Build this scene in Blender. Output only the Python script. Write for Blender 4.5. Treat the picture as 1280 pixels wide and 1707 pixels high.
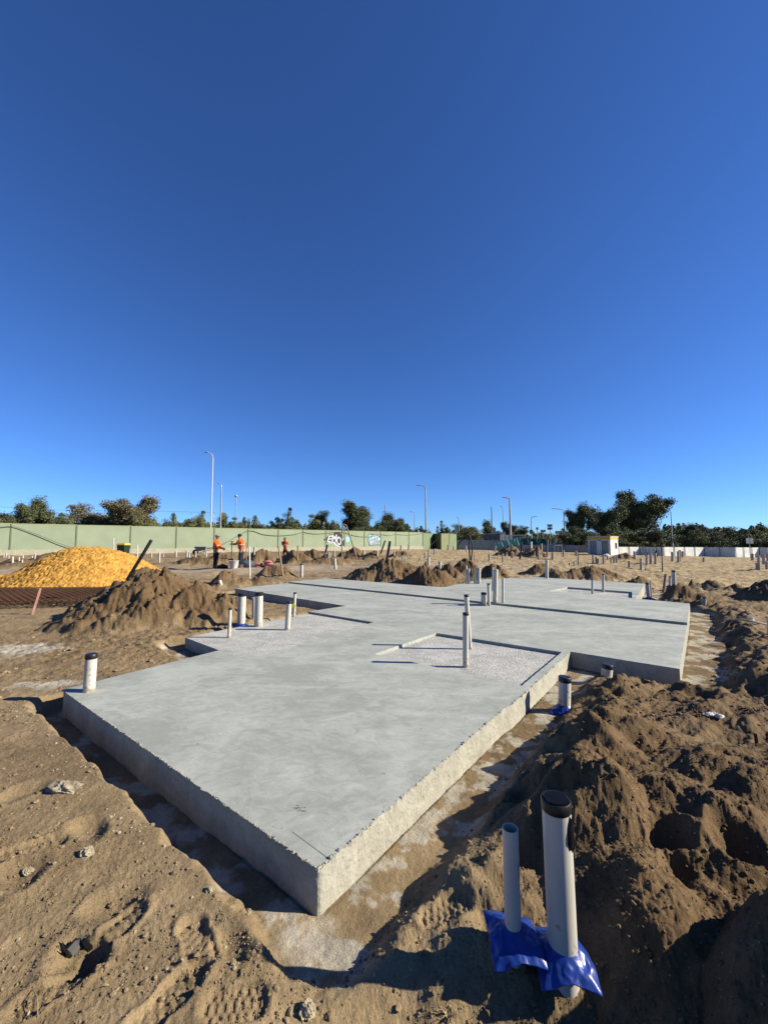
import bpy, bmesh, math, random
import numpy as np
from mathutils import Vector, Matrix
random.seed(7)
C = bpy.context.scene
for o in list(bpy.data.objects): bpy.data.objects.remove(o)

# ------------------------------------------------------------------ camera
FPX, VH, CAMZ = 670.0, 902.0, 1.35
TH = math.atan((VH - 853.5) / FPX)
cam = bpy.data.objects.new('camera', bpy.data.cameras.new('camera'))
C.collection.objects.link(cam); C.camera = cam
cam.location = (0, 0, CAMZ); cam.rotation_euler = (math.pi / 2 + TH, 0, 0)
cam.data.sensor_fit = 'VERTICAL'; cam.data.sensor_height = 36.0
cam.data.lens = 36.0 * FPX / 1707.0
cam.data.clip_start = 0.02; cam.data.clip_end = 6000

# ------------------------------------------------------------------ light
SUN_EL, SUN_AZ = math.radians(28.5), math.radians(-3.5)      # azimuth measured from +X towards +Y
w = bpy.data.worlds.new('World'); C.world = w; w.use_nodes = True
nt = w.node_tree; bg = nt.nodes['Background']
sky = nt.nodes.new('ShaderNodeTexSky'); sky.sky_type = 'NISHITA'; sky.sun_disc = False
sky.sun_elevation = SUN_EL; sky.sun_rotation = math.pi / 2 - SUN_AZ
sky.air_density = 0.8; sky.dust_density = 0.0; sky.ozone_density = 3.0; sky.altitude = 0
tn = nt.nodes.new('ShaderNodeVectorMath'); tn.operation = 'MULTIPLY'; tn.inputs[1].default_value = (0.516, 0.840, 1.386)   # deep clear winter blue
nt.links.new(sky.outputs[0], tn.inputs[0]); nt.links.new(tn.outputs[0], bg.inputs[0]); bg.inputs[1].default_value = 0.05
sl = bpy.data.lights.new('sun', 'SUN'); sl.energy = 5.0; sl.angle = math.radians(0.5); sl.color = (1.0, 0.90, 0.73)
so = bpy.data.objects.new('sun', sl); C.collection.objects.link(so)
sd = Vector((math.cos(SUN_EL) * math.cos(SUN_AZ), math.cos(SUN_EL) * math.sin(SUN_AZ), math.sin(SUN_EL)))
so.rotation_euler = sd.to_track_quat('Z', 'Y').to_euler(); so.location = (20, 0, 20)
C.view_settings.view_transform = 'Standard'; C.view_settings.look = 'None'
C.view_settings.exposure = 1.2; C.view_settings.gamma = 1.0

# ------------------------------------------------------------------ helpers
def ray(u, v):
    c, s = math.cos(TH), math.sin(TH); k = 853.5 - v
    return Vector((u - 640.0, FPX * c - k * s, FPX * s + k * c))
def at(u, v, z=0.0):
    d = ray(u, v); t = (z - CAMZ) / d.z
    return Vector((d.x * t, d.y * t, z))
def atY(u, v, Y):
    d = ray(u, v); t = Y / d.y
    return Vector((d.x * t, Y, CAMZ + d.z * t))
def link(o, parent=None):
    C.collection.objects.link(o)
    if parent is not None: o.parent = parent
    return o
def tag(o, label=None, cat=None, group=None, kind=None):
    if label: o['label'] = label
    if cat: o['category'] = cat
    if group: o['group'] = group
    if kind: o['kind'] = kind
    return o
def empty(name, loc, label=None, cat=None, group=None, rz=0):
    o = bpy.data.objects.new(name, None); link(o); o.location = loc; o.rotation_euler = (0, 0, rz)
    o.empty_display_size = 0.1
    return tag(o, label, cat, group)
def copy_tree(o, parent=None):
    c = o.copy(); C.collection.objects.link(c); c.parent = parent
    for ch in [q for q in bpy.data.objects if q.parent == o]: copy_tree(ch, c)
    return c

class MB:
    def __init__(s): s.v = []; s.f = []
    def quad_ring(s, rings, close=True, cap=True):
        b = len(s.v); n = len(rings[0])
        for r in rings: s.v += [tuple(p) for p in r]
        for i in range(len(rings) - 1):
            for j in range(n if close else n - 1):
                k = (j + 1) % n
                s.f.append((b + i*n + j, b + i*n + k, b + (i+1)*n + k, b + (i+1)*n + j))
        if cap:
            s.f.append(tuple(b + j for j in range(n))[::-1]); s.f.append(tuple(b + (len(rings)-1)*n + j for j in range(n)))
        return s
    def tube(s, pts, rad, n=10, cap=True, inner=None):
        pts = [Vector(p) for p in pts]
        if not hasattr(rad, '__len__'): rad = [rad] * len(pts)
        rings = []; prev = None
        for i, p in enumerate(pts):
            d = (pts[min(i+1, len(pts)-1)] - pts[max(i-1, 0)]).normalized()
            if prev is None:
                a = Vector((1, 0, 0)) if abs(d.x) < 0.9 else Vector((0, 1, 0))
                a = (a - d * a.dot(d)).normalized()
            else: a = (prev - d * prev.dot(d)).normalized()
            prev = a; b2 = d.cross(a)
            rings.append([p + (a * math.cos(t) + b2 * math.sin(t)) * rad[i] for t in [2*math.pi*k/n for k in range(n)]])
        return s.quad_ring(rings, True, cap)
    def box(s, c, size, rz=0, rx=0):
        cx, cy, cz = c; a, b, h = [q / 2 for q in size]
        m = Matrix.Rotation(rz, 3, 'Z') @ Matrix.Rotation(rx, 3, 'X')
        k = len(s.v)
        for x, y, z in ((-a,-b,-h),(a,-b,-h),(a,b,-h),(-a,b,-h),(-a,-b,h),(a,-b,h),(a,b,h),(-a,b,h)):
            q = m @ Vector((x, y, z)); s.v.append((cx+q.x, cy+q.y, cz+q.z))
        s.f += [tuple(k+i for i in f) for f in ((0,3,2,1),(4,5,6,7),(0,1,5,4),(1,2,6,5),(2,3,7,6),(3,0,4,7))]
        return s
    def bar(s, p, q, wd):
        return s.tube([p, q], wd, 4)
    def blob(s, c, r, n=8, m=5, jit=0.15, rnd=random):
        rings = []
        for i in range(m + 1):
            ph = math.pi * (i + 0.02) / (m + 0.04)
            rings.append([(c[0] + r[0]*math.sin(ph)*math.cos(2*math.pi*k/n)*(1+rnd.uniform(-jit, jit)),
                           c[1] + r[1]*math.sin(ph)*math.sin(2*math.pi*k/n)*(1+rnd.uniform(-jit, jit)),
                           c[2] - r[2]*math.cos(ph)*(1+rnd.uniform(-jit, jit))) for k in range(n)])
        return s.quad_ring(rings)
    def build(s, name, mat, parent=None, smooth=False, bevel=0):
        me = bpy.data.meshes.new(name); me.from_pydata(s.v, [], s.f)
        bm = bmesh.new(); bm.from_mesh(me); bmesh.ops.recalc_face_normals(bm, faces=bm.faces)
        if bevel: bmesh.ops.bevel(bm, geom=list(bm.edges), offset=bevel, segments=1, affect='EDGES')
        bm.to_mesh(me); bm.free()
        if smooth: me.polygons.foreach_set('use_smooth', [True]*len(me.polygons))
        me.materials.append(mat)
        if smooth:
            try: me.set_sharp_from_angle(angle=math.radians(40))
            except Exception: pass
        return link(bpy.data.objects.new(name, me), parent)

def np_mesh(name, V, F, mat, smooth=True):
    me = bpy.data.meshes.new(name); V = np.ascontiguousarray(V, dtype=np.float32); F = np.ascontiguousarray(F, dtype=np.int32)
    k = F.shape[1]
    me.vertices.add(len(V)); me.vertices.foreach_set('co', V.ravel())
    me.loops.add(F.size); me.loops.foreach_set('vertex_index', F.ravel())
    me.polygons.add(len(F)); me.polygons.foreach_set('loop_start', np.arange(0, F.size, k, dtype=np.int32))
    me.polygons.foreach_set('loop_total', np.full(len(F), k, dtype=np.int32))
    me.polygons.foreach_set('use_smooth', np.full(len(F), smooth, dtype=bool))
    me.update(calc_edges=True); me.materials.append(mat)
    return me

# ------------------------------------------------------------------ materials
def mat(name, col, rough=0.6, spec=0.5, metal=0.0, var=0.0, vscale=8.0, bump=0.0, bscale=40.0, col2=None, stretch=None):
    m = bpy.data.materials.new(name); m.use_nodes = True; n = m.node_tree; p = n.nodes['Principled BSDF']
    p.inputs['Roughness'].default_value = rough; p.inputs['Metallic'].default_value = metal
    p.inputs['Specular IOR Level'].default_value = spec
    p.inputs['Base Color'].default_value = (*col, 1)
    tc = n.nodes.new('ShaderNodeTexCoord'); src = tc.outputs['Object']
    if stretch:
        mp = n.nodes.new('ShaderNodeMapping'); mp.inputs['Scale'].default_value = stretch; n.links.new(src, mp.inputs[0]); src = mp.outputs[0]
    if var or col2:
        nz = n.nodes.new('ShaderNodeTexNoise'); nz.inputs['Scale'].default_value = vscale; nz.inputs['Detail'].default_value = 6
        n.links.new(src, nz.inputs[0])
        rp = n.nodes.new('ShaderNodeValToRGB'); rp.color_ramp.elements[0].position = 0.35; rp.color_ramp.elements[1].position = 0.65
        c2 = col2 or tuple(min(1, c * (1 + var)) for c in col); c1 = col if col2 else tuple(c * (1 - var) for c in col)
        rp.color_ramp.elements[0].color = (*c1, 1); rp.color_ramp.elements[1].color = (*c2, 1)
        n.links.new(nz.outputs[0], rp.inputs[0]); n.links.new(rp.outputs[0], p.inputs['Base Color'])
    if bump:
        nb = n.nodes.new('ShaderNodeTexNoise'); nb.inputs['Scale'].default_value = bscale; nb.inputs['Detail'].default_value = 5
        n.links.new(src, nb.inputs[0]); bp = n.nodes.new('ShaderNodeBump'); bp.inputs['Strength'].default_value = 1.0
        bp.inputs['Distance'].default_value = bump; n.links.new(nb.outputs[0], bp.inputs['Height']); n.links.new(bp.outputs[0], p.inputs['Normal'])
    return m

def muddy(m, top=0.10):
    n = m.node_tree; p = n.nodes['Principled BSDF']; src = p.inputs['Base Color'].links[0].from_socket
    tc = n.nodes.new('ShaderNodeTexCoord'); sx = n.nodes.new('ShaderNodeSeparateXYZ'); n.links.new(tc.outputs['Object'], sx.inputs[0])
    nz = n.nodes.new('ShaderNodeTexNoise'); nz.inputs['Scale'].default_value = 35; nz.inputs['Detail'].default_value = 5; n.links.new(tc.outputs['Object'], nz.inputs[0])
    a = n.nodes.new('ShaderNodeMapRange'); a.inputs[1].default_value = 0; a.inputs[2].default_value = top*4; a.inputs[3].default_value = 0.47; a.inputs[4].default_value = 0.74; n.links.new(sx.outputs[2], a.inputs[0])
    g = n.nodes.new('ShaderNodeMath'); g.operation = 'SUBTRACT'; n.links.new(nz.outputs[0], g.inputs[0]); n.links.new(a.outputs[0], g.inputs[1])
    c = n.nodes.new('ShaderNodeMapRange'); c.inputs[1].default_value = 0; c.inputs[2].default_value = 0.08; c.inputs[3].default_value = 0; c.inputs[4].default_value = 0.75; n.links.new(g.outputs[0], c.inputs[0])
    mx = n.nodes.new('ShaderNodeMix'); mx.data_type = 'RGBA'; n.links.new(c.outputs[0], mx.inputs['Factor']); n.links.new(src, mx.inputs['A']); mx.inputs['B'].default_value = (0.19, 0.14, 0.08, 1)
    n.links.new(mx.outputs['Result'], p.inputs['Base Color'])
def ground_mat(name, grain=1.0):
    m = bpy.data.materials.new(name); m.use_nodes = True; n = m.node_tree; p = n.nodes['Principled BSDF']
    p.inputs['Roughness'].default_value = 0.95; p.inputs['Specular IOR Level'].default_value = 0.15
    at_ = n.nodes.new('ShaderNodeAttribute'); at_.attribute_name = 'albedo'
    tc = n.nodes.new('ShaderNodeTexCoord')
    def noise(sc, det=6, rough=0.6):
        z = n.nodes.new('ShaderNodeTexNoise'); z.inputs['Scale'].default_value = sc; z.inputs['Detail'].default_value = det
        z.inputs['Roughness'].default_value = rough; n.links.new(tc.outputs['Object'], z.inputs[0]); return z
    def ramp(src, a, b, ca, cb):
        r = n.nodes.new('ShaderNodeMapRange'); r.inputs[1].default_value = a; r.inputs[2].default_value = b
        r.inputs[3].default_value = ca; r.inputs[4].default_value = cb; n.links.new(src, r.inputs[0]); return r
    z1 = noise(5, 8, 0.65); r1 = ramp(z1.outputs[0], 0.3, 0.7, 0.66, 1.30)
    z2 = noise(160 * grain, 3, 0.7); r2 = ramp(z2.outputs[0], 0.3, 0.7, 0.80, 1.20)
    mu = n.nodes.new('ShaderNodeMath'); mu.operation = 'MULTIPLY'; n.links.new(r1.outputs[0], mu.inputs[0]); n.links.new(r2.outputs[0], mu.inputs[1])
    vm = n.nodes.new('ShaderNodeVectorMath'); vm.operation = 'SCALE'; n.links.new(at_.outputs['Color'], vm.inputs[0]); n.links.new(mu.outputs[0], vm.inputs['Scale'])
    # pale grains
    vo = n.nodes.new('ShaderNodeTexVoronoi'); vo.inputs['Scale'].default_value = 95 * grain; n.links.new(tc.outputs['Object'], vo.inputs['Vector'])
    sp = n.nodes.new('ShaderNodeSeparateColor'); n.links.new(vo.outputs['Color'], sp.inputs[0])
    g1 = ramp(sp.outputs[0], 0.955, 0.96, 0, 1); g2 = ramp(vo.outputs['Distance'], 0.25, 0.35, 1, 0)
    gm = n.nodes.new('ShaderNodeMath'); gm.operation = 'MULTIPLY'; n.links.new(g1.outputs[0], gm.inputs[0]); n.links.new(g2.outputs[0], gm.inputs[1])
    gs = n.nodes.new('ShaderNodeMath'); gs.operation = 'MULTIPLY'; gs.inputs[1].default_value = 0.35; n.links.new(gm.outputs[0], gs.inputs[0])
    mx = n.nodes.new('ShaderNodeMix'); mx.data_type = 'RGBA'; n.links.new(gs.outputs[0], mx.inputs['Factor'])
    n.links.new(vm.outputs[0], mx.inputs['A']); mx.inputs['B'].default_value = (0.38, 0.33, 0.24, 1)
    n.links.new(mx.outputs['Result'], p.inputs['Base Color'])
    b0 = noise(28, 6, 0.65)
    bp0 = n.nodes.new('ShaderNodeBump'); bp0.inputs['Distance'].default_value = 0.014; bp0.inputs['Strength'].default_value = 0.9
    n.links.new(b0.outputs[0], bp0.inputs['Height'])
    b1 = noise(170, 5, 0.8)
    bp1 = n.nodes.new('ShaderNodeBump'); bp1.inputs['Distance'].default_value = 0.0035; bp1.inputs['Strength'].default_value = 0.8
    n.links.new(b1.outputs[0], bp1.inputs['Height']); n.links.new(bp0.outputs[0], bp1.inputs['Normal'])
    n.links.new(bp1.outputs[0], p.inputs['Normal'])
    return m

def concrete_mat(name, c1, c2, bump=0.0012, bscale=90, pits=0.0, broom=True, vscale=1.3, dark=None):
    m = bpy.data.materials.new(name); m.use_nodes = True; n = m.node_tree; p = n.nodes['Principled BSDF']
    p.inputs['Roughness'].default_value = 0.8; p.inputs['Specular IOR Level'].default_value = 0.3
    tc = n.nodes.new('ShaderNodeTexCoord')
    mp = n.nodes.new('ShaderNodeMapping'); mp.inputs['Rotation'].default_value = (0, 0, math.radians(-20)); mp.inputs['Scale'].default_value = (0.9, 1.4, 1)
    n.links.new(tc.outputs['Object'], mp.inputs[0])
    def noise(sc, det, rough, dist=0, src=mp.outputs[0]):
        z = n.nodes.new('ShaderNodeTexNoise'); z.inputs['Scale'].default_value = sc; z.inputs['Detail'].default_value = det
        z.inputs['Roughness'].default_value = rough; z.inputs['Distortion'].default_value = dist; n.links.new(src, z.inputs[0]); return z
    a = noise(vscale, 9, 0.62, 0.8); b = noise(vscale * 5, 8, 0.7, 1.2); g = noise(120, 3, 0.6, 0, tc.outputs['Object'])
    m1 = n.nodes.new('ShaderNodeMath'); m1.operation = 'MULTIPLY_ADD'; m1.inputs[1].default_value = 0.45; n.links.new(b.outputs[0], m1.inputs[0])
    m2 = n.nodes.new('ShaderNodeMath'); m2.operation = 'MULTIPLY'; m2.inputs[1].default_value = 0.55; n.links.new(a.outputs[0], m2.inputs[0]); n.links.new(m2.outputs[0], m1.inputs[2])
    m3 = n.nodes.new('ShaderNodeMath'); m3.operation = 'MULTIPLY_ADD'; m3.inputs[1].default_value = 0.16; n.links.new(g.outputs[0], m3.inputs[0]); n.links.new(m1.outputs[0], m3.inputs[2])
    rp = n.nodes.new('ShaderNodeValToRGB'); e = rp.color_ramp.elements
    e[0].position = 0.50; e[0].color = (*c1, 1); e[1].position = 0.67; e[1].color = (*c2, 1)
    n.links.new(m3.outputs[0], rp.inputs[0]); out = rp.outputs[0]
    if dark:
        vo = n.nodes.new('ShaderNodeTexVoronoi'); vo.inputs['Scale'].default_value = 38; n.links.new(tc.outputs['Object'], vo.inputs['Vector'])
        nz = noise(3.5, 4, 0.6, 0, tc.outputs['Object'])
        r1 = n.nodes.new('ShaderNodeMapRange'); r1.inputs[1].default_value = 0.08; r1.inputs[2].default_value = 0.26; r1.inputs[3].default_value = 1; r1.inputs[4].default_value = 0; n.links.new(vo.outputs['Distance'], r1.inputs[0])
        r2 = n.nodes.new('ShaderNodeMapRange'); r2.inputs[1].default_value = 0.50; r2.inputs[2].default_value = 0.62; n.links.new(nz.outputs[0], r2.inputs[0])
        mm = n.nodes.new('ShaderNodeMath'); mm.operation = 'MULTIPLY'; n.links.new(r1.outputs[0], mm.inputs[0]); n.links.new(r2.outputs[0], mm.inputs[1])
        mx = n.nodes.new('ShaderNodeMix'); mx.data_type = 'RGBA'; n.links.new(mm.outputs[0], mx.inputs['Factor']); n.links.new(out, mx.inputs['A']); mx.inputs['B'].default_value = (*dark, 1)
        out = mx.outputs['Result']
    n.links.new(out, p.inputs['Base Color'])
    nb = noise(bscale, 5, 0.7, 0, tc.outputs['Object']); bp = n.nodes.new('ShaderNodeBump'); bp.inputs['Distance'].default_value = bump
    n.links.new(nb.outputs[0], bp.inputs['Height']); last = bp
    nb2 = noise(6, 7, 0.6, 1.5); bp2 = n.nodes.new('ShaderNodeBump'); bp2.inputs['Distance'].default_value = 0.004; n.links.new(nb2.outputs[0], bp2.inputs['Height'])
    n.links.new(bp.outputs[0], bp2.inputs['Normal']); last = bp2
    if pits:
        vo = n.nodes.new('ShaderNodeTexVoronoi'); vo.inputs['Scale'].default_value = 55; n.links.new(tc.outputs['Object'], vo.inputs['Vector'])
        bp3 = n.nodes.new('ShaderNodeBump'); bp3.inputs['Distance'].default_value = pits; n.links.new(vo.outputs['Distance'], bp3.inputs['Height']); n.links.new(last.outputs[0], bp3.inputs['Normal']); last = bp3
    n.links.new(last.outputs[0], p.inputs['Normal'])
    return m

M = dict(
    ground=ground_mat('site_dirt'),
    yellow=ground_mat('yellow_sand', 0.25),
    conc=concrete_mat('slab_concrete', (0.217, 0.234, 0.213), (0.315, 0.333, 0.307)),
    rough=concrete_mat('rough_concrete', (0.26, 0.265, 0.248), (0.386, 0.386, 0.361), 0.012, 34, 0.002, vscale=3, dark=(0.101, 0.0924, 0.0798)),
    edge=concrete_mat('slab_edge', (0.222, 0.218, 0.182), (0.305, 0.300, 0.255), 0.0025, 60, 0.0018, vscale=3, dark=(0.16, 0.147, 0.109)),
    pvc=mat('white_pvc', (0.395, 0.386, 0.344), 0.35, 0.5, var=0.07, vscale=12, stretch=(1, 1, 0.3)),
    pvcd=mat('weathered_pvc', (0.336, 0.315, 0.294), 0.5, 0.4, var=0.15, vscale=9),
    inner=mat('pipe_inner', (0.195, 0.195, 0.184), 0.6),
    black=mat('black_tape', (0.00669, 0.00669, 0.00781), 0.42, 0.4, bump=0.001, bscale=60),
    poly=mat('black_poly', (0.0101, 0.0101, 0.0112), 0.5, 0.4),
    blue=mat('blue_flashing', (0.00672, 0.0269, 0.172), 0.35, 0.4, bump=0.006, bscale=14, var=0.2, vscale=20),
    green=mat('green_wall', (0.232, 0.276, 0.190), 0.85, 0.2, var=0.07, vscale=0.6, bump=0.004, bscale=12),
    cream=mat('cream_block', (0.323, 0.302, 0.228), 0.85, 0.2, var=0.12, vscale=3),
    olive=mat('shaded_olive_wall', (0.134, 0.134, 0.0558), 0.85, 0.2, var=0.08, vscale=1),  # wall green darkened to carry the shade on one return
    lime=mat('trim_and_sunlit_green', (0.307, 0.334, 0.184), 0.85, 0.2, var=0.06, vscale=1),  # coping and scrawl green; also the sunlit tone painted on one wall piece
    sage=mat('trim_and_shade_green', (0.123, 0.156, 0.0949), 0.85, 0.2, var=0.08, vscale=1),  # post and cable green; also the shade painted on two wall returns
    steel=mat('galvanised_steel', (0.268, 0.279, 0.29), 0.5, 0.5, metal=0.3, var=0.1, vscale=4),
    dsteel=mat('dark_steel', (0.0558, 0.0613, 0.0669), 0.5, 0.5, var=0.2, vscale=4),
    rust=mat('rusty_rebar', (0.0924, 0.0521, 0.0353), 0.85, 0.2, col2=(0.0837, 0.0418, 0.0251), vscale=6),
    wood=mat('weathered_wood', (0.201, 0.15, 0.0949), 0.85, 0.2, var=0.25, vscale=10, stretch=(4, 4, 0.5)),
    pink=mat('pink_paint', (0.307, 0.167, 0.145), 0.7, 0.2, var=0.2, vscale=10),
    bark=mat('bark', (0.0558, 0.0418, 0.0307), 0.95, 0.1, var=0.35, vscale=2, bump=0.03, bscale=6),
    orange=mat('hi_vis_orange', (0.474, 0.0725, 0.0112), 0.8, 0.2, var=0.12, vscale=14, bump=0.01, bscale=18),
    navy=mat('navy_trousers', (0.0123, 0.0139, 0.0223), 0.9, 0.2, var=0.2, vscale=12, bump=0.01, bscale=18),
    skin=mat('skin', (0.234, 0.123, 0.0781), 0.6, 0.4),
    hair=mat('dark_hair', (0.0112, 0.00837, 0.00669), 0.7),
    bootm=mat('boot_leather', (0.089, 0.0558, 0.0334), 0.7),
    silver=mat('reflective_tape', (0.334, 0.334, 0.323), 0.4),
    white=mat('white_paint', (0.402, 0.402, 0.385), 0.6, 0.3, var=0.06, vscale=2),
    hoard=mat('white_hoarding', (0.47, 0.487, 0.462), 0.7, 0.3, var=0.14, vscale=1.2),
    hoardg=mat('grey_hoarding', (0.145, 0.184, 0.19), 0.7, 0.3, col2=(0.201, 0.24, 0.24), vscale=1.5),
    yband=mat('yellow_band', (0.368, 0.29, 0.0502), 0.6, 0.3),
    grey=mat('grey_render', (0.112, 0.117, 0.129), 0.8, 0.3, var=0.06, vscale=1),
    lgrey=mat('light_block', (0.234, 0.234, 0.223), 0.85, 0.2, var=0.15, vscale=2),
    teal=mat('teal_shade_cloth', (0.089, 0.234, 0.223), 0.9, 0.1, var=0.12, vscale=2),
    dteal=mat('dark_teal_cloth', (0.0167, 0.0613, 0.0669), 0.9, 0.1, var=0.2, vscale=2),
    paleteal=mat('faded_shade_cloth', (0.184, 0.234, 0.228), 0.9, 0.1, col2=(0.251, 0.29, 0.279), vscale=1.2),
    bag=mat('pink_bag', (0.307, 0.123, 0.123), 0.8, 0.2, var=0.2, vscale=7),
    tarp=mat('grey_tarp', (0.0558, 0.0725, 0.0949), 0.6, 0.4, var=0.4, vscale=6),
    dkgreen=mat('bin_green', (0.00669, 0.0167, 0.0101), 0.5),
    glassd=mat('dark_glass', (0.0112, 0.0139, 0.0167), 0.1, 0.6),
    lampm=mat('lamp_head', (0.195, 0.207, 0.212), 0.4, 0.5),
    sgreen=mat('sign_green', (0.0167, 0.123, 0.0558), 0.6),
    rock=mat('limestone', (0.251, 0.218, 0.15), 0.9, 0.2, var=0.2, vscale=25, bump=0.01, bscale=40),
    gblack=mat('paint_black', (0.00837, 0.00949, 0.0112), 0.7), gwhite=mat('paint_white', (0.418, 0.435, 0.457), 0.7),
    gblue=mat('paint_sky_blue', (0.22, 0.46, 0.53), 0.7), glav=mat('paint_lavender', (0.42, 0.50, 0.56), 0.7),
    strawp=mat('straw', (0.251, 0.201, 0.112), 0.9), yel=mat('yellow_plastic', (0.418, 0.418, 0.0112), 0.5),
)
muddy(M['pvc']); muddy(M['pvcd'])
def leaf_mat(name, c1, c2):
    m = mat(name, c1, 0.65, 0.25, col2=c2, vscale=0.9)
    p = m.node_tree.nodes['Principled BSDF']
    return m
LM = [leaf_mat('leaves_dark', (0.042, 0.054, 0.024), (0.105, 0.12, 0.052)),
      leaf_mat('leaves_olive', (0.07, 0.085, 0.03), (0.15, 0.155, 0.065)),
      leaf_mat('leaves_brown', (0.075, 0.07, 0.035), (0.15, 0.13, 0.07))]

# ------------------------------------------------------------------ noise
_rng = np.random.RandomState(3)
_ang = _rng.rand(1024) * 2 * np.pi; GX = np.cos(_ang).astype(np.float32); GY = np.sin(_ang).astype(np.float32)
def pn(x, y, seed=0):
    xi = np.floor(x).astype(np.int64); yi = np.floor(y).astype(np.int64)
    fx = (x - xi).astype(np.float32); fy = (y - yi).astype(np.float32)
    def g(ix, iy, dx, dy):
        h = (ix * 374761393 + iy * 668265263 + seed * 982451653) & 0xffffffff
        h = ((h ^ (h >> 13)) * 1274126177) & 0xffffffff; h = (h ^ (h >> 16)) & 1023
        return GX[h] * dx + GY[h] * dy
    u = fx*fx*fx*(fx*(fx*6-15)+10); v = fy*fy*fy*(fy*(fy*6-15)+10)
    a = g(xi, yi, fx, fy); b = g(xi+1, yi, fx-1, fy); c = g(xi, yi+1, fx, fy-1); d = g(xi+1, yi+1, fx-1, fy-1)
    return (a*(1-u)+b*u)*(1-v) + (c*(1-u)+d*u)*v
def fbm(x, y, f, octv, seed, gain=0.5, lac=2.03):
    s = np.zeros_like(x, dtype=np.float32); a = 1.0
    for i in range(octv):
        s += a * pn(x*f, y*f, seed + i*17); a *= gain; f *= lac
    return s
def sst(x, a, b):
    t = np.clip((x - a) / (b - a), 0, 1); return t*t*(3-2*t)

# ------------------------------------------------------------------ slab outline (world xy)
RZ = 0.04
def xy(u, v, z=0.0): p = at(u, v, z); return (p.x, p.y)
P0 = xy(530, 1450); P1 = xy(104, 1150); L2 = xy(373, 1082); L3 = xy(309, 1062, -0.03); L4 = xy(576, 1010); L5 = xy(392, 981)
J0 = xy(481, 972); J1 = xy(1145, 1042); M2 = xy(1132, 1115); M3 = xy(950, 1086); N1 = xy(838, 1182.5); N2 = xy(852, 1175.5)
wA = xy(514, 1022, -0.03); wB = xy(623, 1037); wC = xy(432, 1094)
L6 = xy(545, 964, RZ); R1 = xy(738, 979, RZ); R1b = xy(803, 966, RZ); R2 = xy(892, 962, RZ); R3 = xy(1075, 973, RZ); R4 = xy(1059, 998, RZ); M1 = xy(1149, 1006, RZ)
OUT = [P0, N1, N2, M3, M2, J1, M1, R4, R3, R2, R1b, R1, L6, J0, L5, L4, wA, L3, L2, P1]
ea = Vector((P1[0]-P0[0], P1[1]-P0[1])).normalized(); eb = Vector((-ea.y, ea.x)); eb = -eb if eb.y < 0 else eb
def ab(a, b): return (P0[0] + ea.x*a + eb.x*b, P0[1] + ea.y*a + eb.y*b)
def in_poly(x, y, poly):
    ins = np.zeros(x.shape, bool); n = len(poly)
    for i in range(n):
        x1, y1 = poly[i]; x2, y2 = poly[(i+1) % n]
        if y1 == y2: continue
        c = ((y1 > y) != (y2 > y)) & (x < (x2-x1)*(y-y1)/(y2-y1)+x1); ins ^= c
    return ins
def dist_poly(x, y, poly):
    d = np.full(x.shape, 1e9, np.float32); n = len(poly)
    for i in range(n):
        x1, y1 = poly[i]; x2, y2 = poly[(i+1) % n]; ex, ey = x2-x1, y2-y1
        t = np.clip(((x-x1)*ex+(y-y1)*ey)/(ex*ex+ey*ey), 0, 1)
        d = np.minimum(d, np.hypot(x-x1-t*ex, y-y1-t*ey))
    return np.where(in_poly(x, y, poly), -d, d)

# ------------------------------------------------------------------ mounds: (u, v of the peak, depth Y, radius across, radius deep, sharpness, spill, label)
MD = []
def mound(u, v, Y, rx, ry, label, rot=0, spill=False, base=-0.1, thing=True, tint=None, group='mounds of dug dirt', lump=1.0):
    if Y > 6: rx *= 0.80; ry *= 0.80
    elif Y > 3: rx *= 0.9; ry *= 0.9
    p = atY(u, v, Y); MD.append(dict(x=p.x, y=p.y, h=p.z - base, rx=rx, ry=ry, rot=rot, spill=spill, label=label, thing=thing, tint=tint, group=group, lump=lump))
mound(258, 946, 7.9, 1.75, 1.8, 'largest brown dirt mound on the left, in front of the yellow sand pile')
mound(325, 978, 7.4, 0.85, 0.7, 'lower right shoulder of the largest brown dirt mound')
mound(205, 985, 7.2, 0.8, 0.7, 'shoulder', thing=False)
mound(160, 1012, 6.9, 1.0, 0.7, 'low lumpy heap', thing=False)
mound(362, 990, 8.2, 0.85, 0.6, 'crumbly dirt heap behind the two tall capped pipes at the slab edge', base=-0.12)
mound(470, 1000, 7.2, 0.6, 0.45, 'small dirt bank in the notch between the two slab wings', base=-0.12)
mound(378, 950, 13.5, 0.95, 0.8, 'conical dirt mound between the slab and the man with the cap')
mound(463, 943, 16.5, 1.05, 0.9, 'conical dirt mound with a leaning stake, right of the white tub')
mound(340, 972, 11.2, 0.7, 0.5, 'low dirt heap holding a short white pipe stub, left of the slab end')
mound(430, 962, 13.8, 1.3, 0.5, 'low dirt bank along the far left slab end', spill=False)
mound(650, 930, 15.3, 1.9, 1.3, 'dirt mound with a black post stuck in it, behind the slab')
mound(712, 943, 13.7, 1.15, 0.95, 'dark sided dirt mound meeting the far slab edge, left of four pipes')
mound(778, 931, 17.5, 1.1, 1.0, 'steep dark dirt mound beneath the looping black conduit')
mound(742, 938, 16.6, 0.9, 0.7, 'low dark dirt mound left of the looping conduit')
mound(822, 938, 16.2, 0.8, 0.7, 'round dark dirt mound behind the pipe cluster')
mound(900, 936, 18.0, 1.05, 0.8, 'dark dirt mound behind the single pipe on the slab rim')
mound(985, 941, 15.6, 1.7, 1.0, 'wide dark dirt mound behind the raised slab end')
mound(930, 950, 15.6, 0.9, 0.6, 'small dirt mound just left of the wide dark one')
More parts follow.
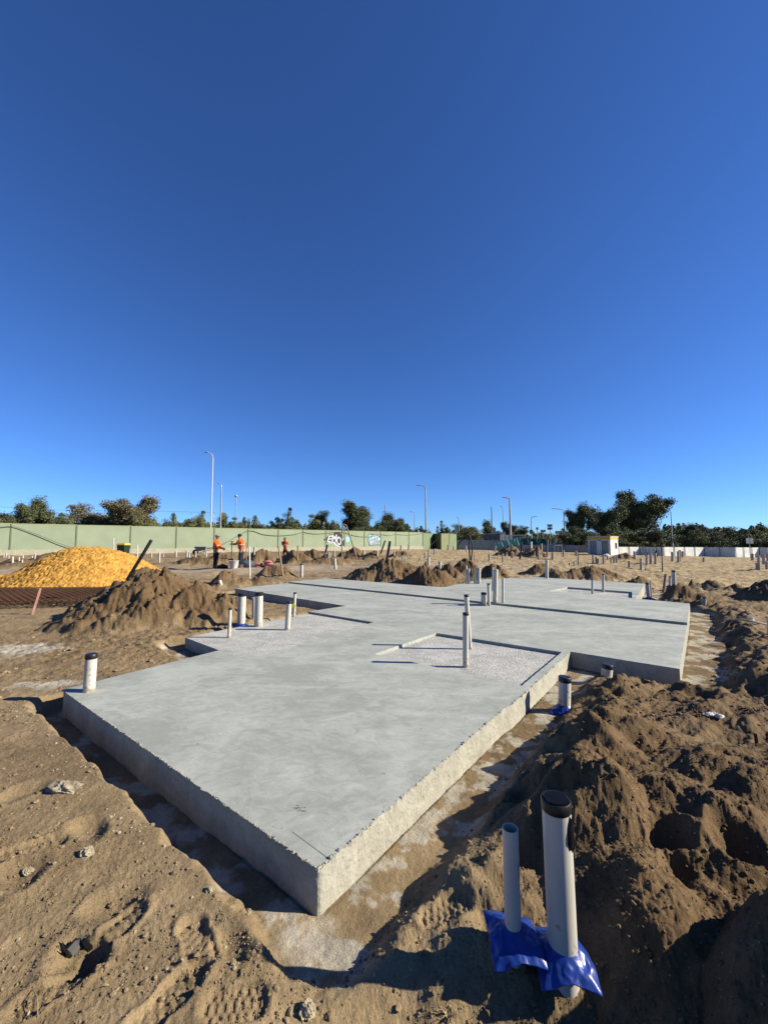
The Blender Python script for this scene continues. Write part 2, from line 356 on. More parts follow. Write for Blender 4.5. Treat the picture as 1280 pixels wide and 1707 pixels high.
mound(1062, 958, 13.4, 0.7, 0.6, 'low dark dirt mound right of the wide one, behind the slab corner')
mound(1140, 985, 9.9, 0.75, 0.45, 'dark dirt mound behind the right slab block', base=-0.14)
mound(1187, 958, 13.2, 0.8, 0.6, 'pointed dirt mound at the edge of the straw field')
mound(1222, 968, 12.4, 0.55, 0.45, 'small pointed dirt heap near the right frame edge')
mound(1292, 966, 10.2, 0.95, 0.8, 'smooth grey dirt mound cut by the right frame edge', lump=0.4)
# far row
for (u, v, Y, rx, lb) in ((492, 915, 27, 1.6, 'tan dirt mound beside the third worker'), (437, 914, 27, 1.5, 'sandy mound behind the pink bags'),
        (522, 915, 30, 1.6, 'dark crumbly mound left of the white conduit frame'), (590, 912, 33, 1.8, 'pointed dark mound inside the white conduit frame'),
        (622, 916, 32, 1.4, 'low dirt mound below the pale blue graffiti'), (548, 925, 26, 1.8, 'low sandy heap left of the gravel track'),
        (668, 918, 36, 1.6, 'low dirt mound below the green wall end'), (850, 908, 44, 2.1, 'black soil mound before the teal shade cloth'),
        (884, 912, 42, 1.6, 'pale tan mound left of the grey block wall'), (896, 911, 41, 1.2, 'tan mound with a pipe before the grey block wall'),
        (1040, 921, 38, 1.6, 'sandy mound at the foot of the white hoarding'), (90, 921, 27, 2.2, 'low dirt mound at the foot of the green wall, far left'),
        (35, 932, 22, 2.2, 'low dirt bank left of the yellow sand pile'), (330, 925, 25, 1.6, 'low dirt heap behind the man with the cap'),
        (368, 920, 27, 1.5, 'low tan heap between the two men')):
    b = -0.1 - 0.02 * max(0, (u-640)/670*Y - 5)
    mound(u, v, Y, rx, rx*0.7, lb, base=b)
# right foreground
mound(1105, 1158, 3.75, 0.78, 0.42, 'brown dirt mound rising in front of the right slab block', spill=True, base=-0.14)
mound(1200, 1178, 3.35, 1.0, 0.62, 'right shoulder', spill=True, base=-0.12, thing=False)
mound(1060, 1205, 2.95, 0.55, 0.45, 'mid rise', base=-0.13, thing=False)
mound(1022, 1240, 2.62, 0.44, 0.40, 'clodded dirt mound between the two blue flashed pipes and the tall capped pipe', base=-0.13)
mound(1003, 1282, 2.12, 0.42, 0.42, 'steep dirt mound beside the tall capped pipe, dark on its left flank', base=-0.12)
mound(1140, 1310, 2.05, 0.62, 0.50, 'footprinted dirt mound in the right foreground', base=-0.10, thing=False)
mound(1075, 1440, 1.66, 0.34, 0.42, 'dirt ridge right of the tall capped pipe', base=-0.12, thing=False)
mound(1290, 1270, 2.3, 0.9, 0.7, 'broad dirt rise', base=-0.1, thing=False)
mound(1240, 1500, 1.60, 0.55, 0.4, 'dirt rise', base=-0.1, thing=False)
# heap just outside the right edge; its shade falls into the foreground
MD.append(dict(x=1.66, y=0.98, h=0.86, rx=0.80, ry=0.60, rot=0, spill=False, label='tall dirt heap just outside the right frame edge', thing=True, tint=None, group='mounds of dug dirt', lump=0.6))

# yellow sand pile
YP = dict(Y=14.6)
yp = atY(150, 912, YP['Y'])

PRINTS = []
for (u, v, a, L) in ((392, 1655, 12, 0.20), (282, 1655, 62, 0.27), (105, 1630, 50, 0.27), (50, 1420, 30, 0.28), (742, 1500, 20, 0.22), (190, 1545, 75, 0.26), (330, 1560, -50, .24)):
    p = at(u, v, -0.06); PRINTS.append((p.x, p.y, math.radians(a), L))
HOLES = []
for (u, v, z, r, dp) in ((1128, 1365, 0.14, 0.055, 0.08), (1218, 1372, 0.12, 0.055, 0.08), (1160, 1430, 0.10, 0.045, 0.04), (250, 1300, -0.04, 0.04, .03), (140, 1385, -0.04, 0.05, 0.035), (120, 1590, -0.04, 0.06, 0.05), (395, 1560, -.05, .05, .03), (215, 1490, -.05, .06, .03),
                      (870, 1105+200, 0.0, .08, .08), (1268, 1160, -0.1, 0.33, 0.14), (1215, 1070, -0.1, 0.35, 0.10), (60, 1320, -.04, .06, .03), (20, 1460, -.04, .06, .03)):
    p = at(u, v, z); HOLES.append((p.x, p.y, r, dp))

def height(x, y, fine=True, parts=False):
    x = np.asarray(x, np.float64); y = np.asarray(y, np.float64); r = np.hypot(x, y)
    nearm = r < 26
    base = -0.10 - 0.021 * np.clip(x - 5, 0, 60) * sst(r, 8, 20) + 0.0 * x
    base = base + 0.05 * sst(-x + 0.4, 0, 0.8) * sst(5.0 - y, 0, 2.0) * (y > -3)          # near left ground a little higher
    far = sst(r, 8, 25)
    n1 = fbm(x, y, 0.35, 3, 1)
    base = base + n1 * (0.05 + 0.12 * far * (1 - sst(r, 60, 120)))
    d = np.full(x.shape, 50.0, np.float32); d[nearm] = dist_poly(x[nearm], y[nearm], OUT)
    # how churned the soil is
    right = sst(x - 0.25, 0, 0.5) * (1 - sst(r, 14, 20))
    rugged = np.exp(-(((x+3.7)/1.7)**2 + ((y-6.1)/1.3)**2))
    track = np.exp(-((y - (22.5 + 0.25*x)) / 2.6)**2) * sst(r, 14, 18) * (1-sst(x, 6, 12))
    straw = sst(x + 0.28*y, 8.0, 11.0) * sst(y, 10.5, 15.0)
    nl = (1-right)*(1-sst(r, 2.6, 4.2))
    churn = np.clip(0.45 - 0.22*nl + 0.75 * right + 0.9*rugged, 0, 1.3) * (1 - 0.8*track) * (1 - 0.72*straw)
    wob = fbm(x, y, 2.2, 3, 41)
    # mounds
    mh = np.zeros(x.shape, np.float32); mi = np.full(x.shape, -1, np.int32)
    lumpn = None
    wx = x + 0.16*fbm(x, y, 1.1, 3, 51) ; wy = y + 0.16*fbm(x, y, 1.1, 3, 61)
    tmask = sst(d, 0.22, 0.50)
    wf = fbm(x, y, 1.6, 3, 55); wf2 = fbm(x, y, 1.6, 3, 65)
    for i, m in enumerate(MD):
        c, s = math.cos(m['rot']), math.sin(m['rot'])
        sel = (np.abs(x - m['x']) < 2.1*m['rx'] + .3) & (np.abs(y - m['y']) < 2.1*m['ry'] + .3)
        if not sel.any(): continue
        dx, dy = wx[sel] - m['x'], wy[sel] - m['y']
        if m['y'] > 5:
            dx = dx + 0.26*wf[sel]; dy = dy + 0.26*wf2[sel]
        sh = np.zeros(dx.shape); t = np.full(dx.shape, 9.0); rs = np.random.RandomState(i*13+5)
        for q_ in range(4 if m['y'] > 5 else 1):
            ox, oy, hk, rk = (0, 0, 1, 1) if q_ == 0 else (rs.uniform(-.75, .75)*m['rx'], rs.uniform(-.6, .5)*m['ry'], rs.uniform(.35, .78), rs.uniform(.35, .65))
            tq = np.sqrt(((dx-ox)/(m['rx']*rk))**2 + ((dy-oy)/(m['ry']*rk))**2)
            sh = np.maximum(sh, hk*np.clip(1.10 - np.sqrt(tq*tq*0.92 + 0.012), 0, None)); t = np.minimum(t, tq)
        sh = sh * (1 + 0.16 * wob[sel] * (t < 1.2))
        sh = np.where(t < 1.25, sh, 0)
        foot = sst(sh, 0, 0.14); hh = m['h'] * sh * (0.6 + 0.4*foot) * 1.0
        if not m['spill']: hh = hh * tmask[sel]
        else: hh = hh * sst(d[sel], 0.02, 0.30)
        cur = mh[sel]; better = hh > cur
        cur = np.where(better, hh, cur); mh[sel] = cur
        ii = mi[sel]; ii = np.where(better & (hh > 0.055 + 0.02*wob[sel]), i, ii); mi[sel] = ii
    mfac = np.clip(mh / 0.35, 0, 1)
    z = base + mh
    # mid-scale clods
    nm = fbm(x, y, 1.7, 3, 5); rg = 0.5 - np.abs(fbm(x, y, 3.4, 3, 9))*1.6
    amp = churn * (0.35 + 0.9*mfac) 
    fl = sst(d, 0.25, 0.42)                                                 # flat floor of the trench
    soft = 1 - 0.5*sst(x, 0.2, 0.6)*(1 - sst(r, 4.5, 6.5))
    z = z + fl * soft * (nm * 0.07 * amp + np.clip(rg, -0.4, 0.5) * 0.05 * amp)
    big = mfac * (0.22 + 0.68*sst(r, 3.5, 6)); er = np.abs(fbm(x + 0.3*wob, y*0.8, 1.5, 3, 141)); er2 = np.abs(fbm(x*1.0, y*0.7, 4.2, 3, 151))
    z = z - big * (np.clip(0.42 - er, 0, 1) * 0.24 * np.clip(mh/0.8, .25, 1) + np.clip(0.35 - er2, 0, 1) * 0.09 - 0.05)
    # raked streaks across the right-hand ground
    st = fbm(x*0.8 + y*0.9, (y - x*0.55)*3.0, 2.0, 3, 15)
    z = z + fl * st * 0.055 * right * (1 - 0.5*mfac)
    # spoil ridge along the right trench
    rd = np.exp(-((d - 0.60 - 0.10*wob)/0.17)**2) * sst(x, -0.1, 0.45) * (y < 5.4) * (1 - sst(y, 4.2, 5.2))
    z = z + rd * (0.06 + 0.10*fbm(x, y, 4.5, 2, 71))
    rd2 = np.exp(-((d - 0.80 - 0.1*wob)/0.22)**2) * sst(x, 3.5, 4.2) * (y < 11)
    z = z + rd2 * (0.12 + 0.08*fbm(x, y, 4.5, 2, 72))
    # berm in the front
    hol = np.exp(-(((x-0.25)/0.55)**2 + ((y-1.28)/0.20)**2)); z = z - 0.13*hol
    if fine:
        nr = r < 15
        xx, yy = x[nr], y[nr]; k = (churn * (0.55 + 0.6*mfac) * (0.25 + 0.75*fl) * (1 - 0.35*sst(x, .2, .6)*(1-sst(r, 4, 6))))[nr]
        f1 = fbm(xx, yy, 11, 3, 21); f1b = 0.35 - np.abs(fbm(xx, yy, 14, 2, 31))
        patch = sst(fbm(xx, yy, 1.3, 2, 81), -0.25, 0.35)
        zz = (f1 * 0.020 + np.clip(f1b, -.2, .35) * 0.024 * patch) * k
        ln = r[nr] < 6.5
        f2 = fbm(xx[ln], yy[ln], 42, 2, 33); bl = np.clip(0.16 - np.abs(pn(xx[ln]*30, yy[ln]*30, 91)), 0, 1)
        f3 = fbm(xx[ln], yy[ln], 95, 2, 35, 0.6); gr = np.clip(0.10 - np.abs(pn(xx[ln]*62, yy[ln]*62, 93)), 0, 1)
        zz[ln] += (f2 * 0.0085 + f3*0.0040 + gr*0.022*patch[ln] + bl*0.035*patch[ln]) * np.clip(k[ln] + 0.22, 0, 0.9) * (1 - 0.3*sst(r[nr][ln], 4, 6.5))
        z[nr] += zz
        md_ = (r >= 3.5) & (r < 26)
        z[md_] += (np.clip(0.2-np.abs(fbm(x[md_], y[md_], 5.5, 2, 161)), -.3, .2)*0.10 + fbm(x[md_], y[md_], 13, 2, 171)*0.03) * sst(r[md_], 3.5, 6) * np.clip(0.25*churn[md_] + mfac[md_], 0, 1) * fl[md_]
        midr = (r >= 10) & (r < 70)
        z[midr] += fbm(x[midr], y[midr], 1.6, 3, 37) * 0.05 * sst(r[midr], 10, 16) * (1 - 0.75*track[midr]) + straw[midr]*np.clip(fbm(x[midr], y[midr], 2.6, 3, 39), -.1, .6)*0.08
    # prints and holes
    for (px, py, a, L) in PRINTS:
        sel = (np.abs(x-px) < 0.3) & (np.abs(y-py) < 0.3)
        if not sel.any(): continue
        c, s = math.cos(a), math.sin(a); dx, dy = x[sel]-px, y[sel]-py
        lx = (dx*c + dy*s)/(L*0.5); ly = (-dx*s + dy*c)/(0.052*(1 - 0.22*np.clip(1-np.abs(lx+0.25)*3, 0, 1)))
        q = (np.abs(lx)**3.5 + np.abs(ly)**2.6)**(1/3.0)
        ins = 1 - sst(q, 0.85, 1.05); rim = np.exp(-((q-1.18)/0.14)**2)
        tread = sst(np.sin(lx*24)*np.sin(ly*4.5 + 1.2), -0.25, 0.35) * 0.0042
        z[sel] = z[sel] * 1 + ins * (-0.015 + tread) + rim*0.006
    for (px, py, rr, dp) in HOLES:
        sel = (np.abs(x-px) < 3*rr) & (np.abs(y-py) < 3*rr)
        if not sel.any(): continue
        q = np.hypot((wx[sel]-px)*0.8, (wy[sel]-py)*0.8)/rr
        z[sel] += -dp*np.exp(-q**3) + 0.18*dp*np.exp(-((q-1.5)/0.3)**2)
    # trench floor
    leftb = sst(-x, 0.2, 0.55) * (y < 4.8)
    floor = -0.185 - 0.03*leftb*sst(-x, .6, 1.6) - 0.012*np.clip(nm, -1, 1) + (0.004*fbm(x, y, 9, 3, 13))
    wdt = 0.26 + 0.02*wob + 0.12*sst(x, 2.5, 4) - 0.10*leftb + 0.035*fbm(x, y, 7, 3, 181)
    tr = sst(d, wdt - 0.02, wdt + 0.13 - 0.03*leftb)
    sp_ = np.zeros(x.shape, bool)
    spill = mh * (d > 0.02)
    z = floor*(1-tr) + z*tr
    z = np.where((mh > 0.05) & (tr < 1), np.maximum(z, -0.17 + mh*0.9 + 0.5*(nm*0.05)), z)
    z = np.where(d < 0.012, np.minimum(z, -0.19), z)
    if parts: return z, dict(d=d, mh=mh, mi=mi, tr=tr, churn=churn, track=track, straw=straw, right=right, wob=wob, mfac=mfac, n1=n1)
    return z

def hz(x, y): return float(height(np.array([x], float), np.array([y], float))[0])
def hit(u, v, z0=None):
    """first point of the ground that the pixel's sight line meets"""
    d = ray(u, v); dd = d / d.y
    Y = np.exp(np.linspace(math.log(0.9), math.log(140), 1500)); X = dd.x * Y; Z = CAMZ + dd.z * Y
    h = height(X, Y); k = np.argmax(h > Z)
    if not (h > Z).any(): return atY(u, v, 60)
    return Vector((X[k], Y[k], h[k]))

# ------------------------------------------------------------------ terrain sheet
TQ = 1.0
def make_terrain():
    a1 = np.radians(np.arange(-52, 52.01, 0.095 / TQ)); a2 = np.radians(np.arange(53.5, 306.5, 1.8))
    A = np.concatenate([a1, a2, ]); nA = len(A)
    R = [0.0001, 0.1, 0.2, 0.3]
    while R[-1] < 0.95: R.append(R[-1] + 0.03)
    while R[-1] < 12: R.append(R[-1] * (1 + 0.0043/TQ))
    while R[-1] < 80: R.append(R[-1] * (1 + 0.0065/TQ))
    while R[-1] < 4500: R.append(R[-1] * 1.12)
    R = np.array(R); nR = len(R)
    rr, aa = np.meshgrid(R, A, indexing='ij'); x = (rr*np.sin(aa)).ravel(); y = (rr*np.cos(aa)).ravel()
    z, q = height(x, y, True, True)
    z = np.where(np.hypot(x, y) > 150, np.minimum(z, -1.0), z)
    # albedo
    n = len(x); col = np.zeros((n, 3), np.float32)
    dry = np.array([0.197, 0.147, 0.0848]); damp = np.array([0.0983, 0.0647, 0.0336]); strawc = np.array([0.294, 0.228, 0.13]); crust = np.array([0.311, 0.29, 0.239]); tracks = np.array([0.252, 0.206, 0.151]); far = np.array([0.134, 0.126, 0.0672])
    dm = np.clip(0.12 + 0.35*np.exp(-(((x+3.7)/2.4)**2 + ((y-6.3)/1.8)**2)) + 0.72*q['mfac'] + 0.55*q['right']*(1-q['tr']*0) + 0.5*fbm(x, y, 1.6, 4, 101), 0, 1)
    dm = dm*(1-q['straw']*(1-q['mfac'])); mk = sst(q['mh'], 0.03, 0.12); dm = np.maximum(dm, mk*(0.72 + 0.5*fbm(x, y, 2.5, 3, 107))*(np.hypot(x, y) > 4)).clip(0, 1)
    col[:] = dry; col = col*(1-dm[:, None]) + damp*dm[:, None]
    s = (q['straw'] * (0.75 + 0.5*fbm(x*1.0, y*2.2, 1.5, 4, 111))).clip(0, 1) * (1-mk); col = col*(1-s[:, None]) + strawc*s[:, None]; tf = (sst(fbm(x, y*1.3, 1.1, 4, 113, .65), 0.08, 0.4)*q['straw']*0.55*(1-mk))[:, None]; col = col*(1-tf) + np.array([0.145, 0.12, 0.064])*tf
    s = q['track'].clip(0, 1)*0.9*(1-mk); col = col*(1-s[:, None]) + tracks*s[:, None]
    cr = sst(fbm(x, y, 3.2, 5, 121, 0.62), -0.06, 0.22) * (1-q['tr']) * (q['d'] > -0.1) * 0.85
    cc = at(40, 1080, -0.08); g = np.exp(-(((x-cc.x)/0.75)**2+((y-cc.y)/0.42)**2)); cc = at(75, 1140, -0.1); g2 = np.exp(-(((x-cc.x)/0.35)**2+((y-cc.y)/0.22)**2))
    cc = at(515, 1560, -0.18); g3 = np.exp(-(((x-cc.x)/0.16)**2+((y-cc.y)/0.15)**2))
    nn = fbm(x, y, 5, 4, 131)
    for gg, am in ((g, 0.9), (g2, 0.8), (g3, 0.5)): cr = np.maximum(cr, sst(gg + 0.5*nn, 0.45, 0.8)*am)
    col = col*(1-cr[:, None]) + crust*cr[:, None]
    fr = sst(np.hypot(x, y), 75, 110); col = col*(1-fr[:, None]) + far*fr[:, None]
    V = np.stack([x, y, z], 1)
    i = np.arange(nR-1)[:, None]*nA; j = np.arange(nA)[None, :]; j2 = (j+1) % nA
    F = np.stack([i+j, i+j2, i+nA+j2, i+nA+j], -1).reshape(-1, 4)[:, ::-1]
    # faces wholly under the slab are left out
    fd = q['d'][F].max(1); keep = fd > -0.6; F = F[keep]
    fi = q['mi'][F]; own = np.where((fi == fi[:, :1]).all(1), fi[:, 0], -1)
    things = np.array([m['thing'] for m in MD] + [False]); own = np.where(things[own], own, -1)
    def sub(name, mask, m):
        f = F[mask]; used, inv = np.unique(f.ravel(), return_inverse=True)
        me = np_mesh(name, V[used], inv.reshape(-1, 4), m)
        ca = me.color_attributes.new('albedo', 'FLOAT_COLOR', 'POINT')
        ca.data.foreach_set('color', np.concatenate([col[used], np.ones((len(used), 1), np.float32)], 1).astype(np.float32).ravel())
        return link(bpy.data.objects.new(name, me))
    tag(sub('ground', own < 0, M['ground']), kind='structure')
    for k, m in enumerate(MD):
        msk = own == k
        if msk.sum() < 12: continue
        tag(sub('dirt_mound', msk, M['ground']), m['label'], 'mound', m['group'])
make_terrain()

# ------------------------------------------------------------------ slab
def rag(p, q, step=0.014, amp=0.004, seed=0):
    """points from p to q (q left out) with a slightly broken edge"""
    L = math.hypot(q[0]-p[0], q[1]-p[1]); dst = math.hypot((p[0]+q[0])/2, (p[1]+q[1])/2)
    n = max(2, int(L / (step * max(1, dst/3)))); nx, ny = (q[1]-p[1])/L, -(q[0]-p[0])/L
    t = np.arange(n)/n; X = p[0]+(q[0]-p[0])*t; Y = p[1]+(q[1]-p[1])*t
    k = fbm(X, Y, 22, 4, seed+5, 0.7) * amp * 1.6; k[0] = 0
    return [(X[i]+nx*k[i], Y[i]+ny*k[i]) for i in range(n)]
def rag_loop(P, amp=0.004):
    o = []
    for i in range(len(P)): o += rag(P[i], P[(i+1) % len(P)], amp=amp, seed=i)
    return o
def slab_panel(name, loops, z, m, parent):
    bm = bmesh.new(); es = []
    for lp in loops:
        vs = [bm.verts.new((p[0], p[1], z)) for p in lp]
        es += [bm.edges.new((vs[i], vs[(i+1) % len(vs)])) for i in range(len(vs))]
    bmesh.ops.triangle_fill(bm, use_beauty=True, use_dissolve=False, edges=es)
    for f in bm.faces:
        if f.normal.z < 0: f.normal_flip()
    me = bpy.data.meshes.new(name); bm.to_mesh(me); bm.free(); me.materials.append(m)
    return link(bpy.data.objects.new(name, me), parent)
def skirt(name, runs, m, parent, lip=0.006):
    """runs: list of (points, ztop, zbot, closed)"""
    b = MB(); rows = 9
    for pts, zt, zb, closed in runs:
        n = len(pts); k = len(b.v); P = np.array(pts); dn = np.roll(P, -1, 0) - np.roll(P, 1, 0); dn = np.stack([-dn[:, 1], dn[:, 0]], 1); dn /= np.maximum(1e-9, np.linalg.norm(dn, axis=1))[:, None]
        sm = P.copy()
        for _ in range(6): sm = (np.roll(sm, 1, 0) + sm*2 + np.roll(sm, -1, 0))/4
        far = np.linalg.norm(sm - P, axis=1) > 0.02; sm[far] = P[far]
        for q in range(rows):
            f = 0 if q == 0 else (q-1)/(rows-2); z = zt if q == 0 else (zt-lip) + (zb-zt+lip)*f
            base = P if q == 0 else (P*0.4+sm*0.6 if q == 1 else sm)
            arc = np.cumsum(np.linalg.norm(np.roll(sm, 1, 0)-sm, axis=1))
            nz = fbm(arc, np.full(n, z*1.6), 14, 4, 77)*0.004*(q > 0)
            X = base + dn*nz[:, None]
            for i in range(n): b.v.append((X[i, 0], X[i, 1], z))
        for i in range(n if closed else n-1):
            c = (i+1) % n
            for q in range(rows-1): b.f.append((k+q*n+i, k+q*n+c, k+(q+1)*n+c, k+(q+1)*n+i))
    return b.build(name, m, parent)
slab = empty('concrete_slab', (0, 0, 0), 'large pale grey concrete house slab with stepped wings, recesses and rough edges', 'slab')
# main panel: outline on top, with the shower recess as a hole
E1 = rag(P0, N1, amp=0.006, seed=1) + [N1] ; 
main = [P0, N1, N2, M3, M2, J1, J0, L5, L4, wA, wB, wC, L2, P1]
amps = {0: .005, 2: .005, 3: .004, 13: .009}
loop = []
for i in range(len(main)): loop += rag(main[i], main[(i+1) % len(main)], amp=amps.get(i, 0.003), seed=i)
rq = [ab(0.10, 2.62), ab(0.10, 4.05), ab(1.78, 4.02), ab(1.79, 2.58)]
rq = [xy(869, 1143), xy(936, 1087), xy(727, 1055), xy(624, 1090)]
rloop = rag_loop(rq, 0.004)
slab_panel('main_panel', [loop, rloop], 0.0, M['conc'], slab)
raised = [J0, J1, M1, R4, R3, R2, R1b, R1, L6]
rl = rag_loop(raised, 0.002)
qq = [xy(1053, 997, RZ), xy(1053, 986.5, RZ), xy(946, 978.5, RZ), xy(914, 985, RZ)]
ql = rag_loop(qq, 0.003)
slab_panel('raised_panel', [rl, ql], RZ, M['conc'], slab)
slab_panel('shower_recess', [rloop], -0.038, M['rough'], slab)
wet = [L2, wC, wB, wA, L3]
wl = rag_loop(wet, 0.003)
wl = []
for i in range(5): wl += rag(wet[i], wet[(i+1) % 5], amp=0.003, seed=i+40)
slab_panel('wet_area_recess', [wl], -0.035, M['rough'], slab)
slab_panel('end_recess', [ql], RZ-0.05, M['rough'], slab)
# edges (perimeter faces)
per = []
per.append((loop, 0.0, -0.26, True))
skirt('slab_edge', per + [(wl, -0.035, -0.26, True)], M['edge'], slab)
skirt('raised_edge', [(rl, RZ, -0.26, True)], M['edge'], slab)
skirt('recess_edge', [(rloop, 0.0, -0.038, True), (ql, RZ, RZ-0.05, True)], M['conc'], slab, 0.003)
# crumbs along the two near edges
cb = MB(); rr_ = random.Random(4)
for p, q, n in ((P0, P1, 420), (P0, N1, 260), (N2, M3, 120)):
    for i in range(n):
        t = rr_.random()**1.4; r = rr_.uniform(0.0015, 0.0065) if rr_.random() < .9 else rr_.uniform(.006, .011)
        o_ = rr_.uniform(-0.006, 0.003)
        cb.blob((p[0]+(q[0]-p[0])*t + o_*0.6, p[1]+(q[1]-p[1])*t + abs(o_)*0.7, rr_.uniform(-0.006, r*0.4)), (r, r, r*0.7), 5, 3, 0.3, rr_)
cb.build('edge_crumbs', M['edge'], slab)
# pencil-thin score marks and stains left in the surface
sc = MB()
for (a, b2, wd) in (((488, 1387), (545, 1429), 0.0016),):
    p, q = at(*a, 0.0), at(*b2, 0.0); dv = (q-p).normalized(); nn_ = Vector((-dv.y, dv.x, 0))
    k = len(sc.v); sc.v += [tuple(p+nn_*wd+Vector((0,0,.0012))), tuple(p-nn_*wd+Vector((0,0,.0012))), tuple(q-nn_*wd+Vector((0,0,.0012))), tuple(q+nn_*wd+Vector((0,0,.0012)))]; sc.f.append((k, k+1, k+2, k+3))
sc.build('score_mark', M['inner'], slab)
st_ = MB(); rs2 = random.Random(11)
for (u, v, n_) in ((497, 1347, 9), (505, 1352, 6), (462, 1380, 3), (640, 1290, 3), (330, 1240, 3), (700, 1215, 3)):
    c_ = at(u, v, 0.0012)
    for k_ in range(n_):
        x_, y_ = c_.x + rs2.gauss(0, .012), c_.y + rs2.gauss(0, .006); a_ = rs2.uniform(0, 3); l_, w_ = rs2.uniform(.004, .014), rs2.uniform(.0008, .002)
        q_ = len(st_.v); ca, sa = math.cos(a_)*l_, math.sin(a_)*l_; wa, wb_ = -math.sin(a_)*w_, math.cos(a_)*w_
        st_.v += [(x_-ca, y_-sa, .0012+k_*1e-5), (x_+wa, y_+wb_, .0012+k_*1e-5), (x_+ca, y_+sa, .0012+k_*1e-5), (x_-wa, y_-wb_, .0012+k_*1e-5)]; st_.f.append((q_, q_+1, q_+2, q_+3))
st_.build('scuff_marks', M['rust'], slab)

# ------------------------------------------------------------------ yellow sand pile
def sand_pile():
    nx, ny = 420, 260; X = np.linspace(-5.0, 4.2, nx); Y = np.linspace(-3.0, 3.0, ny); xx, yy = np.meshgrid(X, Y)
    cx, cy = yp.x, yp.y; wx_, wy_ = xx + cx, yy + cy
    g = height(wx_.ravel(), wy_.ravel(), False).reshape(xx.shape)
    H = yp.z + 0.1
    prof = lambda t: np.clip(1.04 - np.sqrt(t*t + 0.03), 0, None)
    f = fbm(wx_, wy_, 0.8, 3, 201)
    t1 = np.sqrt(((xx - 0.05 + 0.2*f)/2.65)**2 + ((yy)/2.5)**2); t2 = np.sqrt(((xx + 2.7)/2.2)**2 + ((yy+0.5)/1.7)**2)
    h = np.maximum(H*1.42*prof(t1), 0.30*prof(t2)); cap_ = H*(1.0 - 0.035*np.abs(xx)); h = cap_ - np.log1p(np.exp(np.clip((cap_-h)*7, -30, 30)))/7
    h = h + (0.3 - np.abs(fbm(wx_, wy_, 6, 4, 211)))*0.055*(h > 0.01) + 0.05*fbm(wx_, wy_, 2.2, 3, 221)*(h > .01) + 0.05*fbm(wx_, wy_, 15, 3, 231)*(h > .01)
    z = np.where(h > 0.03, np.maximum(g, -0.12) + h, g - 0.15)
    V = np.stack([xx.ravel(), yy.ravel(), z.ravel()], 1)
    i = np.arange(ny-1)[:, None]*nx; j = np.arange(nx-1)[None, :]
    F = np.stack([i+j, i+j+1, i+nx+j+1, i+nx+j], -1).reshape(-1, 4)
    hv = h.ravel(); F = F[(hv[F] > 0.015).any(1)]
    used, inv = np.unique(F.ravel(), return_inverse=True)
    me = np_mesh('sand_pile', V[used], inv.reshape(-1, 4), M['yellow'])
    c1 = np.array([0.375, 0.205, 0.043]); c2 = np.array([0.27, 0.14, 0.03]); k = sst(fbm(wx_, wy_, 4, 3, 241).ravel()[used], -0.1, 0.5)[:, None]
    col = c1*(1-k) + c2*k
    ca = me.color_attributes.new('albedo', 'FLOAT_COLOR', 'POINT')
    ca.data.foreach_set('color', np.concatenate([col, np.ones((len(used), 1))], 1).astype(np.float32).ravel())
    o = link(bpy.data.objects.new('sand_pile', me)); o.location = (cx, cy, 0)
    tag(o, 'big bright yellow sand pile in front of the green wall', 'sand pile')
sand_pile()

# ------------------------------------------------------------------ reinforcing mesh stack
def mesh_stack():
    p = at(-60, 1018, 0.0); q = at(150, 1003, 0.0)
    o = empty('reinforcing_mesh', (0, 0, 0), 'stack of rusty steel reinforcing mesh sheets lying before the yellow sand pile', 'steel mesh')
    c = at(30, 995, 0.0); ang = math.radians(4); rnd = random.Random(5)
    for L in range(4):
        b = MB(); zz = -0.03 + L*0.024; ox, oy = rnd.uniform(-.1, .1), rnd.uniform(-.1, .1); a = ang + rnd.uniform(-.03, .03)
        m = Matrix.Rotation(a, 3, 'Z')
        for k in range(36):
            x = -3.0 + k*0.17; p1 = m @ Vector((x, -1.15, 0)); p2 = m @ Vector((x, 1.5, 0))
            b.tube([(c.x+p1.x+ox, c.y+p1.y+oy, zz), (c.x+p2.x+ox, c.y+p2.y+oy, zz)], 0.007, 4, False)
        for k in range(17):
            y = -1.15 + k*0.165; p1 = m @ Vector((-3.05, y, 0.011)); p2 = m @ Vector((3.0, y, 0.011))
            b.tube([(c.x+p1.x+ox, c.y+p1.y+oy, zz+.011), (c.x+p2.x+ox, c.y+p2.y+oy, zz+.011)], 0.007, 4, False)
        b.build('mesh_sheet', M['rust'], o)
mesh_stack()

